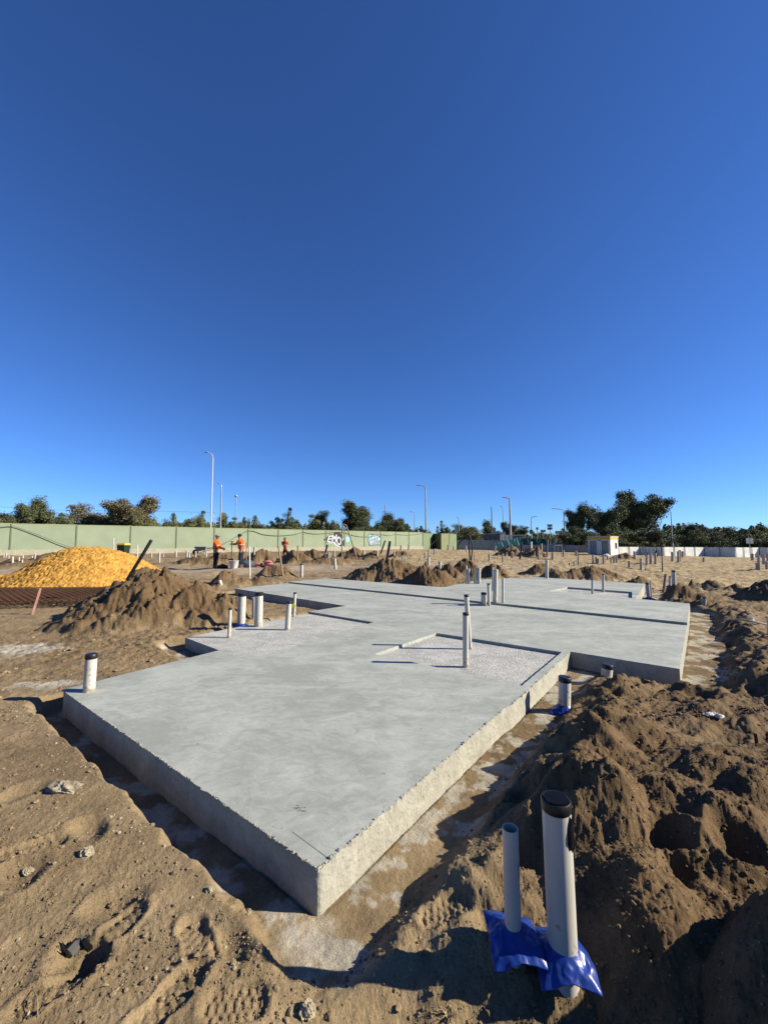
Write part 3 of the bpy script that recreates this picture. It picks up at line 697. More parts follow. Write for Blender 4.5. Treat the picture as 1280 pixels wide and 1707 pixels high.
# ------------------------------------------------------------------ pipes
def lathe_ring(c, r, z, n=24): return [(c[0]+r*math.cos(2*math.pi*k/n), c[1]+r*math.sin(2*math.pi*k/n), z) for k in range(n)]
def pipe_parts(root, base, top, r, cap=True, openp=False, m=None, capm=None, seg=20, below=0.25, parts=True, capbig=False, clip=False):
    base, top = Vector(base), Vector(top); d = (top-base).normalized(); m = m or M['pvc']
    low = base - d*below
    b = MB()
    if openp:
        b.tube([low, top], r, seg, False); k = len(b.v); b.tube([top - d*0.12, top], r*0.88, seg, False)
        # rim
        b.f += [(seg+j, seg+(j+1) % seg, k+seg+(j+1) % seg, k+seg+j) for j in range(seg)]
        ob = b.build('pipe', m, root, True)
    else:
        b.tube([low, base + (top-base)*0.5, top], r, seg, True); ob = b.build('pipe', m, root, True)
    if cap:
        hc = max(0.022, r*0.75); hc = r*0.62 if capbig else hc; c = MB()
        c.tube([top - d*hc, top - d*(hc*0.9), top + d*0.002, top + d*0.006], [r*1.01, r*1.04, r*1.045, r*0.99], seg, True)
        if capbig:
            side = Vector((1, 0, 0))
            for i in range(-6, 7):
                pl = top + d*0.0085 + Vector((i*r*0.13, 0, 0)); ex = math.sqrt(max(0, 1-(i*0.13)**2))*r*0.86
                c.box((pl.x, pl.y, pl.z), (r*0.055, 2*ex, 0.006), 0)
            c.blob(tuple(top - d*0.085 + Vector((r*0.55, -r*0.82, 0))), (r*0.40, r*0.20, 0.05), 9, 6, 0.2)
            c.blob(tuple(top - d*0.118 + Vector((r*0.78, -r*0.62, 0))), (r*0.26, r*0.18, 0.03), 8, 5, 0.25)
        c.build('cap', capm or M['black'], root, True)
def CRN(x, y):
    a = fbm(np.array([x]), np.array([y]), 14, 3, 501)[0]; return (0.5-abs(a)*2.2)
def flashing(root, c, r, size, tilt=(0, 0), rz=0, hgt=0.05, n=26):
    V = []; F = []; na, nr = 96, 26; seed = (c[0]*7 + c[1]*3 + size*11)
    for i in range(na):
        t = 2*math.pi*i/na; R_ = size/2/max(abs(math.cos(t)), abs(math.sin(t))); R_ *= 1 + 0.03*math.sin(3*t+seed)
        for j in range(nr+1):
            k = (j/nr)**1.2; q = r + (R_-r)*k; x, y = q*math.cos(t), q*math.sin(t)
            z = hgt*math.exp(-(q-r)/(0.16*size)) + 0.045*size*math.sin(2*t+seed+k)*k + 0.03*size*math.sin(5*t+seed*2)*k*k - 0.10*size*k*k
            z += float(0.0075*CRN(x+seed, y)*min(1, k*3))*size/0.18
            cr = max(0, (abs(x)+abs(y))/size - 0.66); z -= 0.30*cr*size*(0.6+0.6*math.sin(t*1.0+seed))
            Z = z + tilt[0]*x + tilt[1]*y; ca, sa = math.cos(rz), math.sin(rz)
            V.append((c[0]+x*ca-y*sa, c[1]+x*sa+y*ca, c[2]+Z))
    m = nr+1
    for i in range(na):
        for j in range(nr): F.append((i*m+j, i*m+j+1, ((i+1) % na)*m+j+1, ((i+1) % na)*m+j))
    me = bpy.data.meshes.new('flashing'); me.from_pydata(V, [], F); me.polygons.foreach_set('use_smooth', [True]*len(F)); me.materials.append(M['blue'])
    o = link(bpy.data.objects.new('flashing', me), root)
    s = o.modifiers.new('thickness', 'SOLIDIFY'); s.thickness = 0.003
    return o
def pipe(name, ut, vt, ub, vb, w, label, z=None, cap=True, openp=False, m=None, group='plumbing pipes standing up from the slab and trenches', fl=0, cat='pipe', **kw):
    base = at(ub, vb, z) if z is not None else hit(ub, vb)
    top = atY(ut, vt, base.y); r = w*base.y/FPX/2 * math.cos(math.atan((ub-640)/FPX))**1.3 * math.cos(math.atan(((vt+vb)/2-902)/FPX))**0.5
    root = empty(name, base, label, cat, group)
    tmp = []
    pipe_parts(root, (0, 0, 0), top-base, r, cap, openp, m, **kw)
    if fl: flashing(root, (0, 0, kw.get('flz', 0.02)), r, fl, rz=random.uniform(0, 1.2))
    return root, base, top, r
# foreground pair
b_ = at(942, 1672, -0.20); t_ = atY(926, 1334, b_.y); rt = empty('capped_pipe', b_, 'tall thick white pipe with black ribbed cap and blue flashing, right foreground', 'pipe', 'plumbing pipes standing up from the slab and trenches')
pipe_parts(rt, (0, 0, 0), t_-b_, 43*b_.y/FPX/2, True, seg=40, capbig=True)
c_ = atY(938, 1590, b_.y) - b_; flashing(rt, c_, 43*b_.y/FPX/2, 0.185, tilt=(-0.04, 0.0), rz=-0.12, hgt=0.035, n=44)
b2_ = at(858, 1650, -0.19); t2_ = atY(850, 1380, b2_.y); rt2 = empty('open_pipe', b2_, 'slimmer open ended white pipe with blue flashing beside the tall capped one', 'pipe', 'plumbing pipes standing up from the slab and trenches')
pipe_parts(rt2, (0, 0, 0), t2_-b2_, 24.5*b2_.y/FPX/2, False, True, seg=36)
c_ = atY(856, 1556, b2_.y) - b2_; flashing(rt2, c_, 24.5*b2_.y/FPX/2, 0.175, tilt=(0.0, 0.06), rz=-0.03, hgt=0.03, n=44)
b = MB(); axis = (t2_-b2_); rp_ = 24.5*b2_.y/FPX/2
for i in range(9):
    f_ = 0.80 - i*0.012; c0 = axis*f_; b.box((c0.x + rp_*0.66, c0.y - rp_*0.765, c0.z), (.0045, .0015, .0022 if i % 3 else .001), math.radians(41))
b.build('printed_mark', M['dsteel'], rt2)
pipe('capped_pipe', 153, 1091, 149, 1152, 23, 'capped white pipe standing alone near the left slab corner', 0.0, capm=M['black'])
pipe('capped_pipe', 384, 1014, 382, 1063, 6, 'thin capped pipe on the rough wet area, nearest its outer corner', -0.035)
pipe('capped_pipe', 404, 989, 402, 1046, 14, 'white capped pipe in the dirt against the slab edge, left of its taller pair', -0.12, fl=0.3)
pipe('capped_pipe', 432, 988, 431, 1044, 14, 'thick white capped pipe at the slab edge, right one of the tall pair', -0.035)
pipe('plain_pipe', 424, 996, 424, 1036, 8, 'slim white pipe half hidden behind the right one of the tall pair', -0.12, cap=False)
pipe('capped_pipe', 482, 1003, 479, 1050, 9, 'capped pipe on the rough wet area with a yellow disc beside it', -0.035)
pipe('capped_pipe', 492, 988, 490, 1028, 5, 'thin capped pipe at the far side of the rough wet area', -0.035)
pipe('capped_pipe', 776, 1022, 776, 1112, 10, 'front capped pipe standing in the square shower recess', -0.038)
pipe('capped_pipe', 777, 992, 783, 1082, 8, 'rear leaning capped pipe standing in the square shower recess', -0.038)
pipe('capped_pipe', 806, 988, 806, 1009, 9, 'short stubby capped pipe beside the slab joint', 0)
pipe('capped_pipe', 814, 973, 815, 1010, 5, 'thin capped pipe beside the stubby one at the slab joint', 0)
pipe('plain_pipe', 826, 950, 825, 1004, 8, 'tallest pipe of the cluster at the slab joint', RZ, capm=M['pvcd'])
pipe('plain_pipe', 821, 946, 821, 985, 3, 'very thin pipe behind the tallest one of the joint cluster', RZ, cap=False)
pipe('plain_pipe', 838, 964, 838, 1005, 4.5, 'thin uncapped pipe right of the tallest one at the slab joint', RZ, cap=False)
for (u, v, w_, lb) in ((777, 943, 3, 'thin pipe leftmost of four at the far slab edge'), (781, 948, 4, 'second pipe of four at the far slab edge'), (792, 949, 5, 'third pipe of four at the far slab edge'), (798, 947, 6, 'thickest pipe, rightmost of four at the far slab edge')):
    pipe('plain_pipe', u, v, u, 973, w_, lb, RZ, cap=w_ > 4, capm=M['pvcd'])
pipe('plain_pipe', 911, 934, 911, 964, 6, 'lone pipe on the far rim of the raised slab', RZ, capm=M['pvcd'])
pipe('plain_pipe', 987, 965, 987, 990, 4.5, 'left of two thin pipes in the far end recess', RZ-.05, capm=M['dsteel'])
pipe('plain_pipe', 1005, 957, 1005, 987, 5, 'right, taller of two thin pipes in the far end recess', RZ-.05, capm=M['dsteel'])
pipe('capped_pipe', 1078, 972, 1081, 1000, 7, 'dark capped pipe at the raised slab corner, front one', -0.1, fl=0.3, m=M['lgrey'])
pipe('plain_pipe', 1083, 969, 1085, 995, 3, 'pale slim pipe right behind the raised slab corner', -0.1, cap=False)
pipe('capped_pipe', 1122, 951, 1123, 981, 8, 'thick capped pipe with blue flashing among mounds behind the right block', -0.1, fl=0.35)
pipe('plain_pipe', 1116, 961, 1116, 979, 4.5, 'short slim pipe left of the thick flashed one behind the right block', -0.1, fl=0.25)
pipe('pipe_stub', 1172, 998, 1171, 1017, 11, 'short grey pipe stub in the dirt beyond the right block', -0.16, cap=False, openp=True, m=M['lgrey'])
pipe('capped_pipe', 941, 1129, 940, 1187, 22, 'capped white pipe with blue flashing in the right trench, nearer one', -0.18, fl=0.24)
pipe('capped_pipe', 1012, 1108, 1010, 1138, 20, 'short capped pipe with blue flashing against the right block', -0.17, fl=0.26)
pipe('capped_pipe', 1285, 1126, 1285, 1150, 18, 'pipe with blue flashing cut by the right frame edge', -0.2, fl=0.3, cap=False)
pipe('plain_pipe', 1281, 1028, 1281, 1075, 8, 'upright white pipe at the right frame edge', -0.15, cap=False)
pipe('capped_pipe', 503, 940, 503, 962, 5, 'capped pipe in the sand behind the far left slab end')
pipe('plain_pipe', 558, 931, 559, 949, 5, 'pipe at the near edge of the gravel track', cap=False)
pipe('plain_pipe', 733, 936, 733, 950, 4.5, 'pipe between the low and the dark sided mound', cap=False, m=M['pvc'])
pipe('plain_pipe', 366, 968, 367, 973, 7, 'short white stub lying in the low dirt heap left of the slab end', cap=False)
# lying pipe on the right
p1_, p2_ = at(1250, 1028, -0.02), at(1255, 1070, -0.12)
r_ = 11*p2_.y/FPX/2; o = empty('leaning_pipe', p2_, 'white pipe lying tilted over a hole, one end dark taped', 'pipe', None)
b = MB(); b.tube([(0, 0, 0.02), (p1_-p2_)*0.58 + Vector((0, 0, .02))], r_, 18, False); b.tube([(0, 0, .02), (p1_-p2_)*0.5+Vector((0, 0, .02))], r_*.87, 18, False); b.build('pipe', M['pvc'], o, True)
b = MB(); b.tube([(p1_-p2_)*0.56+Vector((0, 0, .02)), (p1_-p2_)*1.0+Vector((0, 0, .02))], r_*1.04, 18, True); b.build('taped_end', M['dsteel'], o, True)
# yellow disc by the pipe, rebar hose on right ground
b = MB(); c = atY(489, 1010, at(489, 1049, -.035).y); b.tube([c + Vector((0, -.004, 0)), c + Vector((0, .006, 0))], [0.034, 0.034], 16)
b.box((c.x-.03, c.y, c.z-.0), (.05, .006, .01)); b.tube([c + Vector((0, -.006, 0)), c + Vector((0, -.004, 0))], [0.014, 0.018], 12); tag(b.build('warning_disc', M['yel']), 'round yellow disc clipped to a capped pipe', 'disc')
def hose(name, pts, r, m, label, cat, group=None, n=8):
    b = MB(); P = []
    V = [Vector(p) for p in pts]
    for i in range(len(V)-1):
        a0 = V[max(i-1, 0)]; a1 = V[i]; a2 = V[i+1]; a3 = V[min(i+2, len(V)-1)]
        for k in range(8):
            t = k/8; P.append(0.5*((2*a1) + (a2-a0)*t + (2*a0-5*a1+4*a2-a3)*t*t + (3*a1-a0-3*a2+a3)*t**3))
    P.append(V[-1]); b.tube(P, r, n); return tag(b.build(name, m, None, True), label, cat, group)
def gp(u, v, up=0.02): p = hit(u, v); return p + Vector((0, 0, up))
hose('timber_pole', [gp(1208, 1036, .03), gp(1240, 1040, .05), gp(1290, 1048, .04)], 0.016, M['lgrey'], 'long grey pole lying over the dug ground behind the tilted pipe', 'pole')

# stakes, rods, conduits
def stake(name, ut, vt, ub, vb, wpx, m, label, Y=None, cat='stake', group='stakes and posts about the site', flat=True, z=None):
    base = at(ub, vb, z) if z is not None else (atY(ub, vb, Y) if Y else hit(ub, vb)); top = atY(ut, vt, base.y); wd = max(0.012, wpx*base.y/FPX/2)
    b = MB(); dv = (top-base)
    b.tube([base - dv.normalized()*0.25, base + dv*0.5 + Vector((0.002, 0, 0)), top - dv*0.02, top], [wd*1.2, wd*1.15, wd*1.15, wd*0.8], 4 if flat else 10)
    return tag(b.build(name, m, None, not flat), label, cat, group)
stake('survey_stake', 68, 981, 57, 1016, 4, M['pink'], 'pink painted survey stake leaning beside the steel mesh', z=0.0)
stake('black_pole', 253, 900, 222, 951, 4.6, M['poly'], 'thick black pole leaning out from behind the largest brown mound', Y=9.2, cat='pole', flat=False)
stake('survey_stake', 1109, 957, 1105, 987, 4, M['wood'], 'leaning wooden stake left of the flashed pipes behind the right block')
stake('survey_stake', 464, 910, 472, 960, 2.6, M['wood'], 'tall leaning wooden stake in the conical mound right of the white tub')
stake('survey_stake', 416, 912, 417, 965, 2.4, M['pvc'], 'slim white upright rod beside the far left slab end', cat='rod')
stake('survey_stake', 497, 909, 496, 934, 2.4, M['wood'], 'wooden stake in the tan mound by the third worker')
stake('survey_stake', 411, 905, 411, 935, 1.6, M['wood'], 'thin stake just right of the second worker')
stake('survey_stake', 230, 909, 230, 926, 1.8, M['pvc'], 'thin white rod behind the yellow sand pile', Y=28, cat='rod')
stake('survey_stake', 190, 897, 190, 915, 2.4, M['pvcd'], 'grey post rising behind the yellow sand pile', Y=20, cat='post')
stake('black_post', 650, 902, 645, 932, 3.8, M['poly'], 'black plastic post standing in the mound behind the slab', Y=15.3, cat='post', flat=False)
stake('black_post', 546, 908, 541, 926, 2.6, M['poly'], 'slanted black conduit end left of the white frame', Y=28, cat='post', flat=False)
stake('black_post', 642, 901, 636, 918, 2.2, M['poly'], 'curved black conduit end near the blue graffiti', Y=33, cat='post', flat=False)
stake('black_post', 870, 907, 866, 932, 2.6, M['poly'], 'slanted dark post at the left side of the straw field', cat='post', flat=False)
stake('steel_stake', 1102, 911, 1104, 954, 1.8, M['dsteel'], 'tall thin dark steel stake in the straw field', cat='stake')
stake('steel_stake', 963, 922, 963, 942, 1.8, M['dsteel'], 'short thin dark steel stake in the straw field', cat='stake')
stake('steel_stake', 791, 921, 791, 934, 1.6, M['pink'], 'reddish stake right of the looping conduit', Y=19)
stake('steel_peg', 1258, 1222, 1260, 1240, 2.4, M['rust'], 'rusty steel peg in the right foreground slope', cat='peg')
Y = 18.0
hose('black_conduit', [atY(u, v, Y) for u, v in ((762, 917), (764, 908), (772, 898), (781, 893), (784, 898), (787, 912), (785, 934))], 0.03, M['poly'], 'looping black conduit above the steep dark mound', 'conduit', 'bent conduits sticking up from the ground')
hose('black_conduit', [atY(u, v, 18.2) for u, v in ((783, 892), (782, 905), (783, 934))], 0.035, M['poly'], 'straight black conduit leg inside the looping one', 'conduit', 'bent conduits sticking up from the ground')
b = at(714, 942, -0.1); b = hit(714, 942)
hose('grey_conduit', [atY(u, v, b.y) for u, v in ((714, 943), (713, 925), (716, 912), (724, 903), (731, 897))], 0.018, M['dsteel'], 'thin dark conduit curving to the right out of a white pipe', 'conduit', 'bent conduits sticking up from the ground')
pipe('plain_pipe', 714, 929, 714, 943, 4.5, 'white pipe carrying the thin curved conduit', cap=False)
Y = 30
hose('white_conduit', [atY(u, v, Y) for u, v in ((570, 934), (570, 900), (570.5, 878), (572, 875), (576, 875), (579, 881), (587, 905), (595, 932))], 0.045, M['wood'], 'tall pale conduit bent over like a narrow frame before the graffiti', 'conduit', 'bent conduits sticking up from the ground')

# scattered pipes of the far field
rnd = random.Random(12)
far = [(11, 929, 922, 0), (7, 930, 925, 0), (15, 931, 926, 0), (22, 939, 928, 0), (33, 935, 929, 0), (39, 931, 926, 0), (38, 938, 933, 0), (54, 931, 927, 0), (59, 931, 923, 0),
       (266, 938, 921, 0), (253, 930, 922, 0), (272, 929, 923, 0), (294, 929, 919, 0), (312, 929, 918, 0), (316, 929, 920, 0), (326, 928, 919, 0), (344, 928, 915, 0), (424, 926, 912, 0),
       (543, 930, 922, 0), (557, 928, 918, 0), (551, 929, 923, 0), (548, 930, 921, 0), (606, 926, 917, 0), (629, 928, 918, 0), (657, 927, 919, 0), (668, 918, 909, 0), (671, 934, 926, 0), (675, 935, 927, 0), (681, 917, 908, 0),
       (700, 934, 929, 0), (709, 930, 921, 0), (724, 924, 915, 0), (727, 923, 915, 0), (747, 917, 908, 0), (756, 918, 911, 0), (777, 917, 910, 0),
       (815, 935, 923, 1), (838, 937, 923, 1), (853, 930, 920, 1), (825, 918, 911, 1), (848, 919, 912, 1), (854, 931, 922, 1), (897, 932, 918, 1), (902, 917, 906, 1), (921, 933, 920, 1), (939, 928, 918, 1), (920, 932, 921, 1), (861, 918, 913, 1),
       (948, 942, 938, 1), (956, 944, 936, 1), (980, 941, 938, 1), (988, 940, 925, 1), (993, 939, 928, 1), (1005, 940, 926, 1), (1007, 939, 929, 1), (1018, 939, 931, 1), (1023, 938, 927, 1), (1027, 938, 925, 1), (996, 940, 931, 1),
       (1048, 946, 935, 1), (1068, 950, 931, 1), (1077, 942, 925, 1), (1084, 940, 922, 1), (1057, 932, 919, 1), (1092, 941, 922, 1), (1120, 936, 920, 1), (1130, 937, 919, 1), (1132, 936, 917, 1), (1137, 929, 919, 1), (1172, 937, 929, 1),
       (1076, 951, 947, 1), (1253, 934, 923, 1), (1264, 950, 926, 1), (1272, 941, 925, 1), (1277, 949, 936, 1), (1279, 935, 923, 1), (1261, 949, 938, 1), (1245, 928, 919, 1), (960, 927, 918, 1), (1012, 933, 927, 1)]
labs = {22: 'tallest white stub of the group at the far left edge', 266: 'tall white stub right of the yellow sand pile', 897: 'tall orange-topped pipe at the left of the straw field', 1068: 'tallest pale pipe in the middle of the straw field',
        1264: 'tallest pipe of the group at the right frame edge in the straw', 1005: 'pipe standing left of centre before the site shed', 344: 'white pipe left of the man with the cap', 424: 'upright pipe behind the pink bags',
        1048: 'short capped pipe left of the tallest straw field pipe', 815: 'white pipe above the joint cluster, edge of the straw field', 838: 'white pipe right of the round dark mound, edge of the straw field', 921: 'grey pipe above the lone slab rim pipe'}
for (u, vb, vt, side) in far:
    Yg = None
    base = hit(u, vb); base = base if base.y < 75 else atY(u, vb, 60)
    top = atY(u + rnd.uniform(-.6, .6), vt, base.y); wp = (2.6 if (vb-vt) < 9 else 3.6) + (0.6 if u > 1040 else 0); r = wp*base.y/FPX/2*0.9
    b = MB(); b.tube([base - Vector((0, 0, .3)), top - (top-base)*0.12, top - (top-base)*0.1, top], [r, r, r*1.08, r*1.08], 10)
    ob = b.build('pipe_stub', M['pvcd'] if side else M['pvc'], None, True)
    if u in labs: tag(ob, labs[u], 'pipe', 'far plumbing pipes, told apart')
    elif side: tag(ob, 'small weathered pipe stub far off in the straw-coloured field', 'pipe', 'distant stubs in the straw field')
    else: tag(ob, 'small white pipe stub far off in the bare dirt near the green wall', 'pipe', 'distant stubs before the green wall')

# ------------------------------------------------------------------ green wall
def wall_line():
    A = Vector((-38.2, 40.0)); B = Vector((6.7, 71.0))
    return A, B
A_, B_ = wall_line()
def wall_t(u):
    k = (u-640)/FPX; dv = B_-A_
    return (k*A_.y - A_.x)/(dv.x - k*dv.y)
wall = empty('boundary_wall', (A_.x, A_.y, 0), 'long pale green panelled wall with a cream plinth across the left background', 'wall')
dirw = (B_-A_).normalized(); angw = math.atan2(dirw.y, dirw.x); nrm = Vector((dirw.y, -dirw.x))   # towards the camera
WT, WB = 2.92, -0.3
def wp(t, z, off=0.0): q = A_ + (B_-A_)*t + nrm*off; return Vector((q.x, q.y, z))
joints = [wall_t(u) for u in (-330, -210, -95, 20, 129, 219, 295, 358, 414, 464, 505, 543, 574, 607, 634, 659, 681, 704)]
WTOP = lambda t: 3.08 - 0.25*t
for i in range(len(joints)-1):
    t0, t1 = joints[i], joints[i+1]; c = (wp(t0, 0)+wp(t1, 0))/2; L = (wp(t1, 0)-wp(t0, 0)).length
    top = WTOP((t0+t1)/2)
    MB().box((c.x-A_.x, c.y-A_.y, (top+0.45)/2), (L-0.03, 0.16, top-0.45), angw).build('wall_panel', M['green'], wall)
for t in joints[1:]:
    p = wp(t, 0, 0.02); MB().box((p.x-A_.x, p.y-A_.y, (WTOP(t)+0.42)/2), (0.12, 0.2, WTOP(t)-0.38), angw).build('wall_post', M['sage'], wall)
c = (wp(joints[0], 0)+wp(joints[-1], 0))/2; L = (wp(joints[-1], 0)-wp(joints[0], 0)).length
MB().box((c.x-A_.x, c.y-A_.y, 0.0), (L, 0.30, 0.92), angw).build('plinth', M['cream'], wall)
pa, pb = wp(joints[0], 0), wp(joints[-1], 0)
cpb = MB()
for i in range(len(joints)-1):
    t0, t1 = joints[i], joints[i+1]; c = (wp(t0, 0)+wp(t1, 0))/2; L = (wp(t1, 0)-wp(t0, 0)).length
    cpb.box((c.x-A_.x, c.y-A_.y, WTOP((t0+t1)/2)+0.03), (L-0.01, 0.2, 0.06), angw)
cpb.build('coping', M['lime'], wall)
# zig-zag end of the wall; sun and shade put into each piece's colour
def wall_seg(u0, Y0, u1, Y1, m, label, zt=2.75, zb=-0.5, name='wall_return', extra=None):
    p = atY(u0, 900, Y0); q = atY(u1, 900, Y1); L = math.hypot(q.x-p.x, q.y-p.y); a = math.atan2(q.y-p.y, q.x-p.x)
    o = empty(name, ((p.x+q.x)/2, (p.y+q.y)/2, 0), label, 'wall', None)
    MB().box((0, 0, (zt+zb)/2), (L, 0.16, zt-zb), a).build('wall_panel', m, o); MB().box((0, 0, zt+.03), (L, 0.2, 0.06), a).build('coping', m, o)
    return o
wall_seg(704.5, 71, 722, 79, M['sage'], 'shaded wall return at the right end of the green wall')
wall_seg(722, 79, 734.5, 76, M['olive'], 'narrow shade-toned wall return, second past the green wall end')
wall_seg(735, 76, 748, 76.5, M['lime'], 'sunlit-toned yellow-green wall piece between two shade-toned returns')
wall_seg(748.5, 76.5, 760, 84, M['sage'], 'last shade-toned wall return before the shade cloth fence')
# cables draped along the wall
def wcable(us, label):
    pts = []
    for (u, v) in us:
        t = wall_t(u); q = wp(t, 0, 0.17); pts.append(atY(u, v, q.y))
    hose('wall_cable', pts, 0.035, M['sage'], label, 'cable', 'cables draped on the green wall', 6)
wcable([(-60, 880), (0, 878.5), (24, 878), (60, 890), (100, 906), (124, 914)], 'dark cable slanting down the wall to the yellow sand pile')
wcable([(300, 925), (345, 918), (380, 903), (414, 885), (440, 891), (464, 893), (490, 891), (505, 887)], 'dark cable rising over the workers and sagging along the wall')
wcable([(505, 887), (524, 890), (543, 889), (560, 887), (574, 888), (590, 893), (607, 895), (622, 894), (634, 891), (648, 893), (659, 891), (681, 892), (704, 889)], 'thin dark cable sagging above the graffiti')

# graffiti, painted flat on the wall
def paint(parent, name, poly, m, off):
    """poly in photo pixels, projected on the wall plane, then lifted a few mm off it"""
    V = []
    for (u, v) in poly:
        t = wall_t(u); Yp = wp(t, 0).y; p = atY(u, v, Yp); q = wp(t, 0, 0.08 + off); V.append((q.x, q.y, p.z))
    bm = bmesh.new(); vs = [bm.verts.new(p) for p in V]; f = bm.faces.new(vs); bmesh.ops.triangulate(bm, faces=[f])
    r_ = bmesh.ops.extrude_face_region(bm, geom=list(bm.faces)); 
    for e in r_['geom']:
        if isinstance(e, bmesh.types.BMVert): e.co += Vector((nrm.x, nrm.y, 0))*-0.004
    bmesh.ops.recalc_face_normals(bm, faces=bm.faces)
    me = bpy.data.meshes.new(name); bm.to_mesh(me); bm.free(); me.materials.append(m); return link(bpy.data.objects.new(name, me), parent)
def wall_text(parent, name, s, u0, v0, u1, v1, m, off, shear=0.0, bold=0.02, rot=0):
    cu = bpy.data.curves.new(name, 'FONT'); cu.body = s; cu.size = 1; cu.offset = bold; cu.extrude = 0.002; cu.shear = shear; cu.space_character = 0.92
    to = bpy.data.objects.new(name, cu); C.collection.objects.link(to); bpy.context.view_layer.update()
    me = bpy.data.meshes.new_from_object(to.evaluated_get(bpy.context.evaluated_depsgraph_get())); bpy.data.objects.remove(to)
    xs = [v.co.x for v in me.vertices]; ys = [v.co.y for v in me.vertices]; xa, xb, ya, yb = min(xs), max(xs), min(ys), max(ys)
    t0, t1 = wall_t(u0), wall_t(u1); Yc = wp((t0+t1)/2, 0).y; zt, zb = atY(u0, v0, Yc).z, atY(u0, v1, Yc).z
    for v in me.vertices:
        f = (v.co.x-xa)/(xb-xa); g = (v.co.y-ya)/(yb-ya); q = wp(t0+(t1-t0)*f, 0, 0.08+off+v.co.z); v.co = (q.x, q.y, zb+(zt-zb)*g + rot*(f-0.5))
    me.materials.clear(); me.materials.append(m); return link(bpy.data.objects.new(name, me), parent)
g1 = empty('graffiti', (0, 0, 0), 'large black, white and lavender lettered graffiti on the green wall', 'graffiti')
paint(g1, 'black_shadow', [(538.5, 900), (545, 895), (549, 891), (555, 890.5), (557, 888), (562, 886.8), (567, 888.5), (570, 894), (572, 897), (574, 903), (574.5, 909.5), (568, 911.2), (562, 909), (559, 904), (553, 904), (547, 905), (543, 901.5)], M['gblack'], 0.012)
paint(g1, 'lavender_edge', [(546, 906), (549, 903), (558, 903), (561, 908), (567, 911.3), (573, 910), (572, 912), (566, 912.3), (559, 909.5), (556, 905.3)], M['glav'], 0.018)
wall_text(g1, 'letter_outline', 'E', 544.5-.5, 892.5-.5, 553.8+.5, 904+.5, M['gblack'], 0.021, 0.3, 0.10)
wall_text(g1, 'letters', 'E', 544.5, 892.5, 553.8, 904, M['gwhite'], 0.027, 0.3, 0.03)
wall_text(g1, 'letter_outline', 'M', 552.5-.5, 891-.5, 561.5+.5, 903.5+.5, M['gblack'], 0.021, 0.1, 0.10)
wall_text(g1, 'letters', 'M', 552.5, 891, 561.5, 903.5, M['gwhite'], 0.027, 0.1, 0.03)
wall_text(g1, 'letter_outline', 'O', 560.8-.5, 894.5-.5, 568.5+.5, 909+.5, M['gblack'], 0.021, -0.1, 0.10)
wall_text(g1, 'letters', 'O', 560.8, 894.5, 568.5, 909, M['gwhite'], 0.027, -0.1, 0.03)
wall_text(g1, 'letter_outline', 'Y', 566.5-.5, 897-.5, 573.3+.5, 909+.5, M['gblack'], 0.021, 0.1, 0.10)
wall_text(g1, 'letters', 'Y', 566.5, 897, 573.3, 909, M['gwhite'], 0.027, 0.1, 0.03)
paint(g1, 'blue_smear', [(575.5, 896), (579, 894), (583, 897), (582, 903), (577, 904)], M['gblue'], 0.012)
g2 = empty('graffiti', (0, 0, 0), 'round bubble graffiti outlined black with pale blue letters on the green wall', 'graffiti')
paint(g2, 'outline', [(612, 893), (615, 890), (620, 891), (625, 890.5), (631, 892), (635, 897), (634.5, 904), (631, 908.5), (623, 909), (615, 909.8), (613, 902)], M['gblack'], 0.012)
paint(g2, 'fill', [(612.7, 893.5), (615.3, 890.9), (620, 891.9), (625, 891.4), (630.5, 892.8), (634.2, 897.4), (633.8, 903.6), (630.5, 907.6), (623, 908.1), (615.8, 908.8), (613.7, 902)], M['gblue'], 0.018)
wall_text(g2, 'letter_outline', 'SMS', 614.5-.5, 892.6-.5, 632.5+.5, 899.3+.5, M['gblack'], 0.021, 0.1, 0.10)
wall_text(g2, 'letters', 'SMS', 614.5, 892.6, 632.5, 899.3, M['glav'], 0.027, 0.1, 0.01)
wall_text(g2, 'letter_outline', 'IMWS', 615-.5, 900.5-.5, 632.5+.5, 907.2+.5, M['gblack'], 0.021, 0.0, 0.10)
wall_text(g2, 'letters', 'IMWS', 615, 900.5, 632.5, 907.2, M['glav'], 0.027, 0.0, 0.01)
g3 = empty('graffiti', (0, 0, 0), 'small pale yellow scrawl on the green wall', 'graffiti')
wall_text(g3, 'letters', 'mw', 508, 897, 517, 900.5, M['lime'], 0.012, 0.3, 0.02); wall_text(g3, 'letters', '-', 508.5, 901.5, 512, 903, M['lime'], 0.012)

